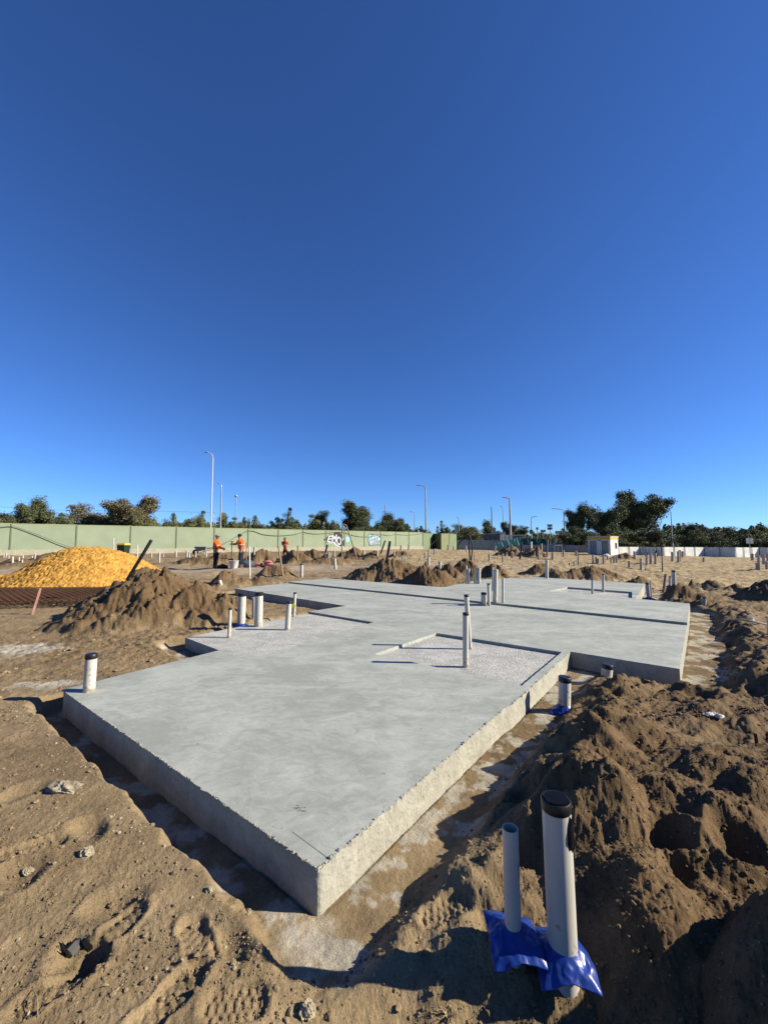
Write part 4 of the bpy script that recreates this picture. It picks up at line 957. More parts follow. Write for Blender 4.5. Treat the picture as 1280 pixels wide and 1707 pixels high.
# ------------------------------------------------------------------ trees
def tree_mesh(seed, H, W, kind):
    rnd = random.Random(seed); T = MB(); tips = []
    def limb(p, d, L, r, depth):
        pts = [p]; rr2 = [r]; q = p.copy(); dd = d.copy(); n = 4
        for i in range(n):
            dd = (dd + Vector((rnd.uniform(-.25, .25), rnd.uniform(-.25, .25), rnd.uniform(-.05, .18)))).normalized()
            q = q + dd*(L/n); pts.append(q.copy()); rr2.append(r*(1-0.55*(i+1)/n))
            if depth >= 1: tips.append((q.copy(), depth))
        T.tube(pts, rr2, 6)
        if depth < (3 if kind == 'gum' else 2):
            for k in range(rnd.randint(3, 4) if depth else rnd.randint(4, 6)):
                a = rnd.uniform(0, 2*math.pi); sp = rnd.uniform(.5, 1.1); nd = (dd*0.8 + Vector((math.cos(a)*sp, math.sin(a)*sp, rnd.uniform(.0, .5)))).normalized()
                st = pts[rnd.randint(2, n)]; limb(st, nd, L*rnd.uniform(.5, .72), r*0.5, depth+1)
    tr = {'gum': 0.30, 'bush': 0.14, 'thin': 0.38}[kind]
    limb(Vector((0, 0, -0.5)), Vector((rnd.uniform(-.08, .08), rnd.uniform(-.08, .08), 1)), H*tr+0.5, H*0.028, 0)
    # normalise extents
    zs = max(t[0].z for t in tips); xs = max(max(abs(t[0].x), abs(t[0].y)) for t in tips)
    sx, sz = W*0.43/xs, H*0.9/zs
    T.v = [(x*sx if z > H*tr*0.5 else x*min(1, sx), y*sx if z > H*tr*0.5 else y*min(1, sx), z*sz) for x, y, z in T.v]
    tips = [(Vector((t.x*sx, t.y*sx, t.z*sz)), d) for t, d in tips]
    V = []; npr = np.random.RandomState(seed)
    cl = [t for t, d in tips if d >= 1 and t.z > H*0.15]
    if kind == 'bush':
        for k in range(30):
            a = rnd.uniform(0, 6.283); rr2 = W*0.42*math.sqrt(rnd.random()); zz = H*rnd.uniform(.15, .85)*(1-0.5*(rr2/(W*.45))**2)
            cl.append(Vector((math.cos(a)*rr2, math.sin(a)*rr2, zz)))
    rnd.shuffle(cl); cl = cl[:{'gum': 210, 'bush': 110, 'thin': 60}[kind]]
    LS = 0.015*H + 0.05; 
    if kind == 'thin': LS *= 0.9
    for c in cl:
        cr = rnd.uniform(.05, .125)*(H+W)/2*(0.8 if kind == 'thin' else 1); n = int(rnd.uniform(120, 250))
        u = npr.normal(size=(n, 3)); u /= np.linalg.norm(u, axis=1)[:, None]; rad = cr*npr.rand(n, 1)**0.45
        P = np.array(c) + u*rad*np.array([1.25, 1.25, 0.75]); 
        d1 = npr.normal(size=(n, 3)) + u*0.6; d1 /= np.linalg.norm(d1, axis=1)[:, None]; d2 = np.cross(d1, npr.normal(size=(n, 3))); d2 /= np.linalg.norm(d2, axis=1)[:, None]
        s = LS*(0.6+0.8*npr.rand(n, 1))
        V.append(np.stack([P-d1*s*0.6, P+d2*s*0.28, P+d1*s*0.6, P-d2*s*0.28], 1).reshape(-1, 3))
    V = np.concatenate(V); F = np.arange(len(V)).reshape(-1, 4)
    return T, V, F
TREES = {}
def get_tree(key, seed, H, W, kind, lm):
    if key not in TREES:
        T, V, F = tree_mesh(seed, H, W, kind)
        me = bpy.data.meshes.new('trunk'); me.from_pydata(T.v, [], T.f); me.polygons.foreach_set('use_smooth', [True]*len(me.polygons)); me.materials.append(M['bark'])
        TREES[key] = (me, {})
        TREES[key][1]['V'] = V; TREES[key][1]['F'] = F
    me, dct = TREES[key]
    if lm not in dct: dct[lm] = np_mesh('crown', dct['V'], dct['F'], LM[lm], False)
    return me, dct[lm]
KIND = {'g1': (11, 10, 10, 'gum'), 'g2': (12, 10, 11, 'gum'), 'g3': (17, 10, 9, 'gum'), 'b1': (21, 5, 7, 'bush'), 'b2': (22, 5, 6, 'bush'), 'b3': (23, 5, 8, 'bush'), 't1': (31, 8, 6, 'thin'), 't2': (32, 8, 5.5, 'thin')}
def tree(key, u0, u1, vtop, Y, label, lm=0, z=-0.8, rz=None):
    s, H, W, kind = KIND[key]; tm, cm = get_tree(key, s, H, W, kind, lm)
    um = (u0+u1)/2; p = atY(um, 900, Y); top = atY(um, vtop, Y).z; width = (u1-u0)/FPX*Y
    o = empty('shrub' if kind == 'bush' else ('gum_tree'), (p.x, p.y, z), label, 'shrub' if kind == 'bush' else 'tree', 'trees and shrubs beyond the site')
    o.rotation_euler.z = random.uniform(0, 6.28) if rz is None else rz
    sx = width/(W*(0.94 if kind != 'bush' else 0.84)); o.scale = (sx, sx, (top-z)/(H*1.0))
    for me, nm in ((tm, 'trunk'), (cm, 'crown')):
        link(bpy.data.objects.new(nm, me), o)
# left group
tree('g3', -60, 60, 828, 62, 'dark leafy tree at the left frame edge behind the green wall', 0)
tree('b1', -20, 60, 852, 58, 'dark bush below the left edge tree, just over the wall', 0)
tree('g1', 26, 96, 821, 64, 'airy tree with a visible branch gap, second crown from the left', 0)
tree('b2', 55, 125, 850, 58, 'olive bush over the wall above the yellow sand pile', 0)
tree('g3', 108, 200, 827, 62, 'left half of the broad round tree pair behind the wall', 2)
tree('g2', 155, 270, 819, 63, 'right, taller half of the broad round tree pair behind the wall', 2)
tree('b3', 98, 170, 856, 58, 'olive bush filling the gap before the broad tree pair', 1)
tree('b1', 215, 275, 855, 60, 'small bush under the right side of the broad tree pair', 1)
tree('b2', 272, 318, 851, 66, 'low grey-green bush left of the tallest street lamp', 1)
tree('t2', 300, 345, 846, 74, 'thin twiggy tree just left of the tallest street lamp', 1)
tree('b3', 322, 372, 855, 66, 'low bush behind the tallest street lamp', 1)
tree('t1', 352, 400, 849, 78, 'sparse tree behind the second street lamp', 1)
tree('b1', 378, 418, 857, 68, 'low bush behind the second worker', 1)
tree('b2', 404, 448, 855, 70, 'dark round bush right of the street lamps', 0)
tree('b3', 436, 500, 865, 72, 'low flat shrub between dark bush and airy gum', 0)
tree('t2', 452, 492, 841, 74, 'slender airy gum with tufted crown left of centre', 0)
tree('t1', 486, 545, 846, 76, 'forked airy gum with sky showing through', 1)
tree('b1', 535, 572, 859, 74, 'dark shrub left of the tall central gum', 0)
tree('g2', 556, 652, 830, 78, 'tall central gum tree behind the graffiti', 0)
tree('g1', 618, 678, 850, 80, 'rounded tree joined to the right of the central gum', 0)
tree('b3', 560, 632, 862, 74, 'dark undergrowth under the central gum', 0)
tree('b2', 664, 700, 870, 82, 'low dark bush left of the lone street lamp at the wall end', 0)
tree('b1', 690, 728, 874, 84, 'low dark bush behind the street lamp at the wall end', 0)
tree('t2', 728, 752, 864, 92, 'small tree with a pale top past the wall end', 0)
tree('b3', 722, 798, 874, 95, 'olive hedge above the shade cloth fence', 1)
tree('g3', 745, 795, 868, 108, 'broad dark tree behind the olive hedge', 0)
tree('g1', 786, 832, 864, 112, 'dark dense tree behind the grey building', 0)
tree('g2', 824, 862, 866, 116, 'dark tree behind the paired street lamps', 2)
tree('g3', 850, 888, 871, 118, 'dark tree right of the paired street lamps', 0)
tree('b1', 878, 935, 883, 120, 'low distant hedge behind the traffic signals', 1)
tree('b2', 920, 962, 878, 92, 'dark bush at the left foot of the big dark trees', 0)
# right group
tree('g1', 940, 1000, 832, 80, 'leftmost of the three big dark trees behind the site shed', 0)
tree('g3', 985, 1056, 822, 82, 'dense middle one of the three big dark trees', 0)
tree('g1', 1005, 1085, 836, 86, 'dark crown filling the gap between the two tallest right-hand trees', 0)
tree('g2', 1022, 1128, 808, 84, 'tallest spreading gum on the right with branches showing', 0, rz=2.0)
tree('b3', 930, 1010, 872, 74, 'dark scrub left of the site shed', 0)
tree('b1', 1000, 1075, 876, 74, 'olive scrub right behind the site shed', 1)
tree('b2', 1060, 1118, 872, 74, 'olive scrub under the tallest spreading gum', 0)
tree('b3', 1105, 1170, 880, 72, 'low scrub over the white hoarding, left of the round tree', 1)
tree('g1', 1132, 1180, 869, 76, 'round dark tree over the white hoarding', 0)
tree('g3', 1172, 1232, 872, 76, 'twin crowned dark tree over the white hoarding', 0)
tree('b1', 1160, 1222, 884, 70, 'scrub before the twin crowned tree', 0)
tree('b2', 1205, 1262, 880, 70, 'scrub left of the small white road sign', 1)
tree('g2', 1230, 1282, 874, 72, 'dark tree at the right end of the hoarding behind the road sign', 1)
tree('g1', 1262, 1340, 876, 74, 'dark tree cut by the right frame edge', 0)
tree('b3', 1240, 1330, 888, 68, 'scrub cut by the right frame edge', 0)

# far-off wood behind everything
def far_wood():
    r = np.random.RandomState(9); n = 130000; az = np.radians(r.uniform(-62, 62, n)); d = r.uniform(170, 210, n); x = d*np.sin(az); y = d*np.cos(az)
    hh = 5.0 + 3.6*(1-sst(az, .0, .12)) + 0.6*sst(az, .46, .52) + 3.6*fbm(az*26, az*0+1.5, 1.0, 4, 401) + 1.2*fbm(az*160, az*0+.5, 1.0, 3, 411); hh = hh*(1 - 0.25*sst(az, .2, .36)*(az < .42)); z = -1.5 + (hh+1.5)*r.rand(n)**0.6
    P = np.stack([x, y, z], 1); d1 = r.normal(size=(n, 3)); d1 /= np.linalg.norm(d1, axis=1)[:, None]; d2 = np.cross(d1, r.normal(size=(n, 3))); d2 /= np.linalg.norm(d2, axis=1)[:, None]; s_ = 0.42*(0.6+0.8*r.rand(n, 1))
    V = np.stack([P-d1*s_, P+d2*s_*.6, P+d1*s_, P-d2*s_*.6], 1).reshape(-1, 3)
    tag(link(bpy.data.objects.new('far_wood', np_mesh('far_wood', V, np.arange(4*n).reshape(-1, 4), LM[0], False))), 'low dark wood along the horizon far beyond the site', 'wood', kind='stuff')
far_wood()

# ------------------------------------------------------------------ street lamps
def lamp(u, vtop, Y, label, arm=-1, armpx=10, m=None, rpx=2.0, head=True, z0=-0.6, round_=False):
    base = atY(u, 900, Y); top = atY(u, vtop, Y); k = Y/FPX
    o = empty('street_lamp', (base.x, base.y, z0), label, 'street lamp', 'street lamps beyond the site'); H = top.z - z0
    r = rpx*k/2; m = m or M['steel']
    b = MB(); hA = H - (0.055*H if arm else 0)
    b.tube([(0, 0, 0), (0, 0, hA*0.5), (0, 0, hA)], [r*1.15, r, r*0.75], 8); b.build('pole', m, o, True)
    if arm:
        a = arm*armpx*k; b = MB(); b.tube([(0, 0, hA), (a*0.12, 0, hA+0.03*H), (a*0.5, 0, hA+0.047*H), (a*0.85, 0, H)], r*0.55, 6); b.build('arm', m, o, True)
        b = MB(); b.blob((a*1.0, 0, H), (abs(a)*0.30, 0.16, 0.10), 10, 6, 0); b.build('lamp_head', M['lampm'], o, True)
    elif round_:
        b = MB(); b.blob((0, 0, H), (2.6*k, 2.6*k, 2.2*k), 12, 8, 0); b.build('lamp_head', M['steel'], o, True)
lamp(351, 754, 58, 'tallest bright street lamp left of centre', -1, 11, M['white'], 2.4)
lamp(367, 806, 76, 'second street lamp, just right of the tallest', -1, 5, M['steel'], 2.6)
lamp(392, 827, 92, 'short lamp post with a round head, right of the second street lamp', 0, 0, M['steel'], 1.8, round_=True)
lamp(710, 809, 84, 'lone curved street lamp above the end of the green wall', -1, 12, M['steel'], 2.6)
lamp(851, 829, 98, 'thick curved street lamp above the teal shade cloth', -1, 10, M['steel'], 3.4)
lamp(839, 844, 118, 'faint thin lamp just left of the thick curved one', -1, 4, M['steel'], 1.6)
lamp(820, 845, 108, 'thin bare mast behind the grey building', 0, 0, M['dsteel'], 1.8)
lamp(765, 862, 104, 'lamp with a flat head above the olive hedge', -1, 3, M['steel'], 1.8)
lamp(642, 842, 90, 'bare pole standing against the central gum', 0, 0, M['steel'], 2.2)
lamp(691, 853, 130, 'faint far street lamp right of the central gum', -1, 6, M['steel'], 1.4)
lamp(941, 848, 102, 'long armed street lamp left of the big dark trees', -1, 16, M['steel'], 2.2)
lamp(886, 861, 104, 'street lamp with its arm to the right, behind the traffic signals', 1, 8, M['steel'], 1.8)
lamp(1120, 853, 96, 'thin bare mast right of the tallest spreading gum', 0, 0, M['steel'], 1.6)
lamp(321, 856, 110, 'tiny far lamp over the bushes left of the tallest lamp', -1, 4, M['steel'], 1.2)
lamp(355, 858, 100, 'small flat headed lamp beside the tallest lamp', -1, 2, M['steel'], 1.6)
lamp(977, 845, 300, 'far mast', 0, 0, M['steel'], 0.1) if False else None
# traffic signals
def signal(u, vtop, Y, n, label):
    p = atY(u, vtop, Y); k = Y/FPX; o = empty('traffic_signal', (p.x, p.y, -0.8), label, 'traffic signal', 'traffic signals at the far junction')
    H = p.z + 0.8; MB().tube([(0, 0, 0), (0, 0, H)], 0.09, 8).build('pole', M['steel'], o, True)
    for i in range(n):
        dx = (-2.2 if i % 2 else 2.2)*k*(n > 1); dz = -(i//2)*5*k
        MB().box((dx, 0, H+dz), (3.2*k, 0.3, 4.0*k), 0.2).build('signal_head', M['gblack'], o)
signal(916, 876, 100, 4, 'cluster of four black signal heads on one pole')
signal(895, 881, 105, 1, 'single black signal head left of the cluster')
signal(905, 885, 112, 2, 'far pair of small signal heads between the others')
def board(u0, v0, u1, v1, Y, m, label, cat='sign', name='road_sign', posts=1):
    a, b2 = atY(u0, v0, Y), atY(u1, v1, Y); o = empty(name, ((a.x+b2.x)/2, Y, -0.8), label, cat)
    MB().box((0, 0, (a.z+b2.z)/2+0.8), (abs(b2.x-a.x), 0.08, abs(a.z-b2.z))).build('panel', m, o)
    for i in range(posts):
        x = 0 if posts == 1 else (i-0.5)*abs(b2.x-a.x)*0.7
        MB().tube([(x, 0.09, 0), (x, 0.09, max(a.z, b2.z)+0.8)], 0.05, 8).build('post', M['steel'], o, True)
board(882, 883, 888, 890, 96, M['sgreen'], 'small green road sign on a lamp post near the teal cloth')
board(925, 885, 935, 890, 96, M['lgrey'], 'grey road sign seen from behind, left of the big trees', posts=2)
board(758, 878, 763, 890, 90, M['lgrey'], 'tall narrow grey sign back above the shade cloth fence')
board(821, 880, 826, 890, 100, M['grey'], 'dark grey cabinet sign on the grey building roof line')
o = empty('road_sign', atY(1249, 900, 52) - Vector((0, 0, 2.3)), 'double white road sign on a thin post at the right over the hoarding', 'sign')
for i, u in enumerate((1245.5, 1252)):
    p = atY(u, 901.5, 52) - o.location; MB().box(tuple(p), (0.40, 0.05, 0.70)).build('panel', M['white'], o)
MB().tube([(0, 0.08, 0), (0, 0.08, 2.4)], 0.04, 8).build('post', M['steel'], o, True)

# ------------------------------------------------------------------ far structures
def bx(o, name, u0, u1, v0, v1, Y, dep, m, **k):
    a, b2 = atY(u0, v0, Y), atY(u1, v1, Y)
    return MB().box(((a.x+b2.x)/2-o.location.x, Y+dep/2-o.location.y, (a.z+b2.z)/2-o.location.z), (abs(b2.x-a.x), dep, abs(a.z-b2.z)), 0).build(name, m, o, **k)
bd = empty('low_building', atY(808, 915, 95), 'low grey building with a flat roof and white stepped end', 'building')
bx(bd, 'wall', 786, 832, 890.5, 918, 95, 6, M['grey']); bx(bd, 'roof', 785, 833, 889.6, 890.4, 94.8, 6.6, M['lgrey'])
bx(bd, 'white_wing', 833, 842, 887.5, 918, 94.5, 5, M['white']); bx(bd, 'roof', 832.5, 843, 886.8, 887.4, 94.4, 5.2, M['white'])
bx(bd, 'white_wing', 842.2, 848, 891.5, 918, 94.5, 4, M['white']); bx(bd, 'chimney', 789, 791.5, 886, 889.5, 96, .5, M['cream'])
for i in range(5): bx(bd, 'window', 791+i*8, 795+i*8, 895, 900, 94.93, .05, M['glassd'])
# parapet
wpf = empty('white_rail', atY(858, 905, 92), 'white railing between the building and the teal cloth', 'railing')
for i in range(11): bx(wpf, 'baluster', 848.5+i*2.6, 849.7+i*2.6, 892.5-i*0.05, 903, 92, .1, M['white'])
bx(wpf, 'top_rail', 848, 876, 891.5, 892.5, 91.9, .14, M['white']); bx(wpf, 'kick_board', 848, 876, 899, 903.2, 92.15, .06, M['white'])
# shade-cloth fence
def cloth_fence(u0, Y0, u1, Y1, vt0, vt1, vb0, vb1, m, label, posts, name='shade_cloth_fence', ph=0.25, cat='fence', pm=None, split=None):
    p, q = atY(u0, 900, Y0), atY(u1, 900, Y1); o = empty(name, (p.x, p.y, 0), label, cat)
    n = 40; rows = 7; V = []; F = []
    zt0, zt1, zb0, zb1 = atY(u0, vt0, Y0).z, atY(u1, vt1, Y1).z, atY(u0, vb0, Y0).z, atY(u1, vb1, Y1).z
    dv = (q-p); nn_ = Vector((dv.y, -dv.x, 0)).normalized()
    def P(t, s, off): 
        zt = zt0+(zt1-zt0)*t; zb = zb0+(zb1-zb0)*t; c = p + dv*t + nn_*off; return (c.x-p.x, c.y-p.y, zb+(zt-zb)*s)
    segs = split or [(0, 1, m)]
    for (ta, tb, mm) in segs:
        V = []; F = []; nn2 = max(4, int(n*(tb-ta)))
        for i in range(nn2+1):
            t = ta+(tb-ta)*i/nn2; sag = 0.03*abs(math.sin(t*posts*math.pi))
            for j in range(rows+1): s = j/rows; V.append(P(t, s*(1-sag*(j == rows)), 0.05*math.sin(t*37+s*3)*math.sin(t*posts*math.pi)))
        for i in range(nn2):
            for j in range(rows): a = i*(rows+1)+j; F.append((a, a+rows+1, a+rows+2, a+1))
        me = bpy.data.meshes.new('panel'); me.from_pydata(V, [], F); me.materials.append(mm); ob = link(bpy.data.objects.new('cloth_panel', me), o)
        sm = ob.modifiers.new('t', 'SOLIDIFY'); sm.thickness = 0.02
    for i in range(posts+1):
        t = i/posts; a = Vector(P(t, 0, -0.06)); b2 = Vector(P(t, 1, -0.06)) + Vector((0, 0, ph)); MB().tube([a, b2], 0.035, 6).build('post', pm or M['dsteel'], o, True)
    return o
cloth_fence(761, 80, 868, 78, 899.5, 901, 918, 918, M['paleteal'], 'faded grey-green shade cloth fence in the centre background', 14)
cloth_fence(824, 77, 868, 77, 906, 895, 912, 909, M['teal'], 'bright teal cloth sagging diagonally above the fence', 5, 'teal_cloth')
cloth_fence(868, 76.5, 912, 76.5, 897, 897.5, 910, 908, M['dteal'], 'dark teal cloth screen right of the bright one', 6, 'dark_cloth')
cloth_fence(868, 76, 985, 72, 908, 909, 920, 922, M['lgrey'], 'low grey block coloured fence left of the site shed', 12, 'low_fence', ph=0.5)
# hoarding on the right: coloured stretches
hf = empty('hoarding_fence', (0, 0, 0), 'long white hoarding fence set in zigzag lit and shaded stretches along the right background', 'fence')
cur = atY(1029, 900, 60); us = [(1029, 1064, 1), (1064, 1103, -1), (1103, 1171, 1), (1171, 1222, -1), (1222, 1262, 1), (1262, 1276, -1), (1276, 1420, 1)]
def vb(u): return 925.5 + (u-1029)/250*7
def vt(u): return 911.6 + (u-1029)/250*1.2
for (ua, ub, sg) in us:
    d_ = Vector((1, 0.42, 0)).normalized() if sg > 0 else Vector((1, -0.75, 0)).normalized()
    k_ = (ub-640)/FPX; L_ = (k_*cur.y-cur.x)/(d_.x-k_*d_.y); nx_ = cur + d_*L_; nn_ = Vector((d_.y, -d_.x, 0))
    npn = max(1, int(round(L_/2.4)))
    for i in range(npn):
        fa, fb = i/npn, (i+1)/npn; a_, b_2 = cur.lerp(nx_, fa+.004), cur.lerp(nx_, fb-.004); u_a, u_b = ua+(ub-ua)*fa, ua+(ub-ua)*fb
        za, zb_ = atY(u_a, vt(u_a), a_.y).z, atY(u_a, vb(u_a), a_.y).z; zc, zd = atY(u_b, vt(u_b), b_2.y).z, atY(u_b, vb(u_b), b_2.y).z; th_ = -nn_*0.05
        b = MB(); r1_ = [(a_.x, a_.y, zb_-.3), (b_2.x, b_2.y, zd-.3), (b_2.x, b_2.y, zc), (a_.x, a_.y, za)]; b.quad_ring([r1_, [(p_[0]+th_.x, p_[1]+th_.y, p_[2]) for p_ in r1_]]); b.build('hoarding_panel', M['hoard'], hf)
        q_ = a_ + nn_*0.08; MB().tube([(q_.x, q_.y, zb_-.3), (q_.x, q_.y, za+.12)], .035, 6).build('post', M['dsteel'], hf, True)
    cur = nx_
# faint paint marks on the hoarding
# site shed
RZS = math.radians(-45); cor = atY(1016.5, 926, 55)
def along(cor, dx, dy, u):
    k = (u-640)/FPX; return (k*cor.y - cor.x)/(dx - k*dy)
LF = along(cor, -math.cos(RZS), -math.sin(RZS), 978); LE = along(cor, -math.sin(RZS), math.cos(RZS), 1027.5)
sh = empty('site_shed', cor, 'small white site shed with a yellow roof band', 'shed', rz=RZS)
H_ = atY(1016, 894, 55).z - cor.z; x0 = -LF; x1 = 0.0; DP = LE; print('shed', LF, LE, H_)
def sbox(name, xa, xb, ya, yb, za, zb, m): return MB().box(((xa+xb)/2, (ya+yb)/2, (za+zb)/2), (xb-xa, yb-ya, zb-za)).build(name, m, sh)
sbox('floor', x0, x1, 0, DP, -0.25, 0.08, M['dsteel'])
sbox('back_wall', x0, x1, DP-.08, DP, 0.08, H_-.42, M['white']); sbox('side_wall', x0, x0+.08, 0, DP-.083, 0.08, H_-.42, M['white'])
sbox('front_wall', x0+.083, x0+.30, 0, .08, .08, H_-.42, M['white']); sbox('front_wall', x0+1.15, x0+1.8, 0, .08, .08, H_-.42, M['hoard']); sbox('front_wall', x1-.22, x1-.003, 0, .08, .08, H_-.42, M['white'])
sbox('front_door', x0+.31, x0+1.14, .1, .14, .08, H_-.6, M['hoardg']); sbox('front_door', x0+1.81, x1-.23, .12, .16, .08, H_-.6, M['hoardg'])
sbox('lintel', x0+.31, x1-.23, .003, .085, H_-.62, H_-.42, M['white'])
sbox('end_wall', x1, x1+.08, 0, DP, 0.0, H_-.42, M['white']); sbox('window', x1+.083, x1+.11, DP*.6, DP*.8, 0.9, 1.7, M['glassd'])
sbox('roof_band', x0-.03, x1+.11, -.03, DP+.03, H_-.42, H_-.05, M['yband']); sbox('roof', x0-.08, x1+.16, -.08, DP+.08, H_-.047, H_+.03, M['white'])
sbox('wall_lamp', x0+1.3, x0+1.7, -.05, -.003, H_-.60, H_-.5, M['dsteel'])
p = atY(1010, 929, 50); b = MB(); b.blob((0, 0, .2), (.5, .4, .32), 12, 7, .22); ob = b.build('wrapped_bundle', M['white'], None, True); ob.location = (p.x, p.y, p.z-.1); tag(ob, 'white plastic wrapped bundle in front of the site shed', 'bundle')
# parked vehicles and gate behind the low fence
def car(u, v, Y, m, label, rz=0):
    p = atY(u, v, Y); o = empty('parked_car', p, label, 'car', 'cars behind the low fence', rz)
    b = MB(); pr = [(-2.1, .3), (-2.15, .75), (-1.9, .95), (-1.2, 1.0), (-.75, 1.42), (.9, 1.45), (1.5, 1.0), (2.05, .9), (2.15, .5), (2.1, .3)]
    b.quad_ring([[(x, -.85, z) for x, z in pr], [(x, .85, z) for x, z in pr]]); b.build('body', m, o, bevel=.04)
    b = MB(); wn = [(-1.05, 1.02), (-.7, 1.36), (.85, 1.38), (1.3, 1.03)]; b.quad_ring([[(x, -.87, z) for x, z in wn], [(x, -.855, z) for x, z in wn]]); b.build('side_window', M['glassd'], o)
    for x in (-1.3, 1.35):
        for y in (-.8, .8):
            t = MB(); t.tube([(x, y-.1, .32), (x, y+.1, .32)], .32, 16); wl_ = t.build('wheel', M['poly'], o, True)
            t = MB(); t.tube([(x, y-.11, .32), (x, y+.11, .32)], .18, 12); t.build('rim', M['steel'], wl_, True)
car(932, 916, 82, M['white'], 'white parked car left of the big dark trees')
car(962, 917, 80, M['lgrey'], 'grey parked car nearer the site shed', 0.1)
gt = empty('steel_gate', atY(905, 921, 60), 'steel gate frame standing open before the low fence', 'gate')
k = 60/FPX
for (ua, va, ub, vb) in ((924, 921, 924, 909), (930, 921, 930, 908), (936, 921, 936, 909), (924, 909, 936, 909)):
    p, q = atY(ua, va, 60)-gt.location, atY(ub, vb, 60)-gt.location; MB().tube([p, q], .06, 6).build('gate_bar', M['steel'], gt, True)
stake('dark_post', 912, 900, 911, 930, 2.6, M['dsteel'], 'dark forked post in front of the low grey fence', Y=40, cat='post')
stake('white_post', 885, 903, 885, 925, 2.8, M['white'], 'white square post before the dark teal cloth', Y=45, cat='post')
rb = empty('steel_bundle', hit(1085, 929), 'tangle of dark leaning steel bars before the white hoarding', 'steel bars')
rnd = random.Random(6); b = MB()
for i in range(16):
    x_ = rnd.uniform(-1.1, 1.1); b.tube([(x_, rnd.uniform(-.3, .3), -.1), (x_+rnd.uniform(-.7, .7), rnd.uniform(-.3, .3), rnd.uniform(.7, 1.5))], .03, 5)
b.build('bars', M['dsteel'], rb)
# wires
hose('power_line', [atY(u, v, 120) for u, v in ((-40, 842), (90, 850), (200, 851), (300, 853), (360, 855))], 0.03, M['dsteel'], 'faint overhead power line on the left over the trees', 'power line', n=4)

# ------------------------------------------------------------------ workers
def skin_mesh(name, verts, edges, radii, m, parent, root=0, sub=2):
    me = bpy.data.meshes.new(name); me.from_pydata(verts, edges, []); o = bpy.data.objects.new(name, me); C.collection.objects.link(o)
    sk = o.modifiers.new('skin', 'SKIN'); sk.use_smooth_shade = True
    for i, r in enumerate(radii):
        d = me.skin_vertices[0].data[i]; d.radius = r if hasattr(r, '__len__') else (r, r); d.use_root = (i == root)
    s = o.modifiers.new('sub', 'SUBSURF'); s.levels = sub; s.render_levels = sub
    bpy.context.view_layer.update()
    m2 = bpy.data.meshes.new_from_object(o.evaluated_get(bpy.context.evaluated_depsgraph_get())); bpy.data.objects.remove(o)
    m2.materials.clear(); m2.materials.append(m)
    return link(bpy.data.objects.new(name, m2), parent)
def chain(pts, rad):
    return pts, [(i, i+1) for i in range(len(pts)-1)], rad
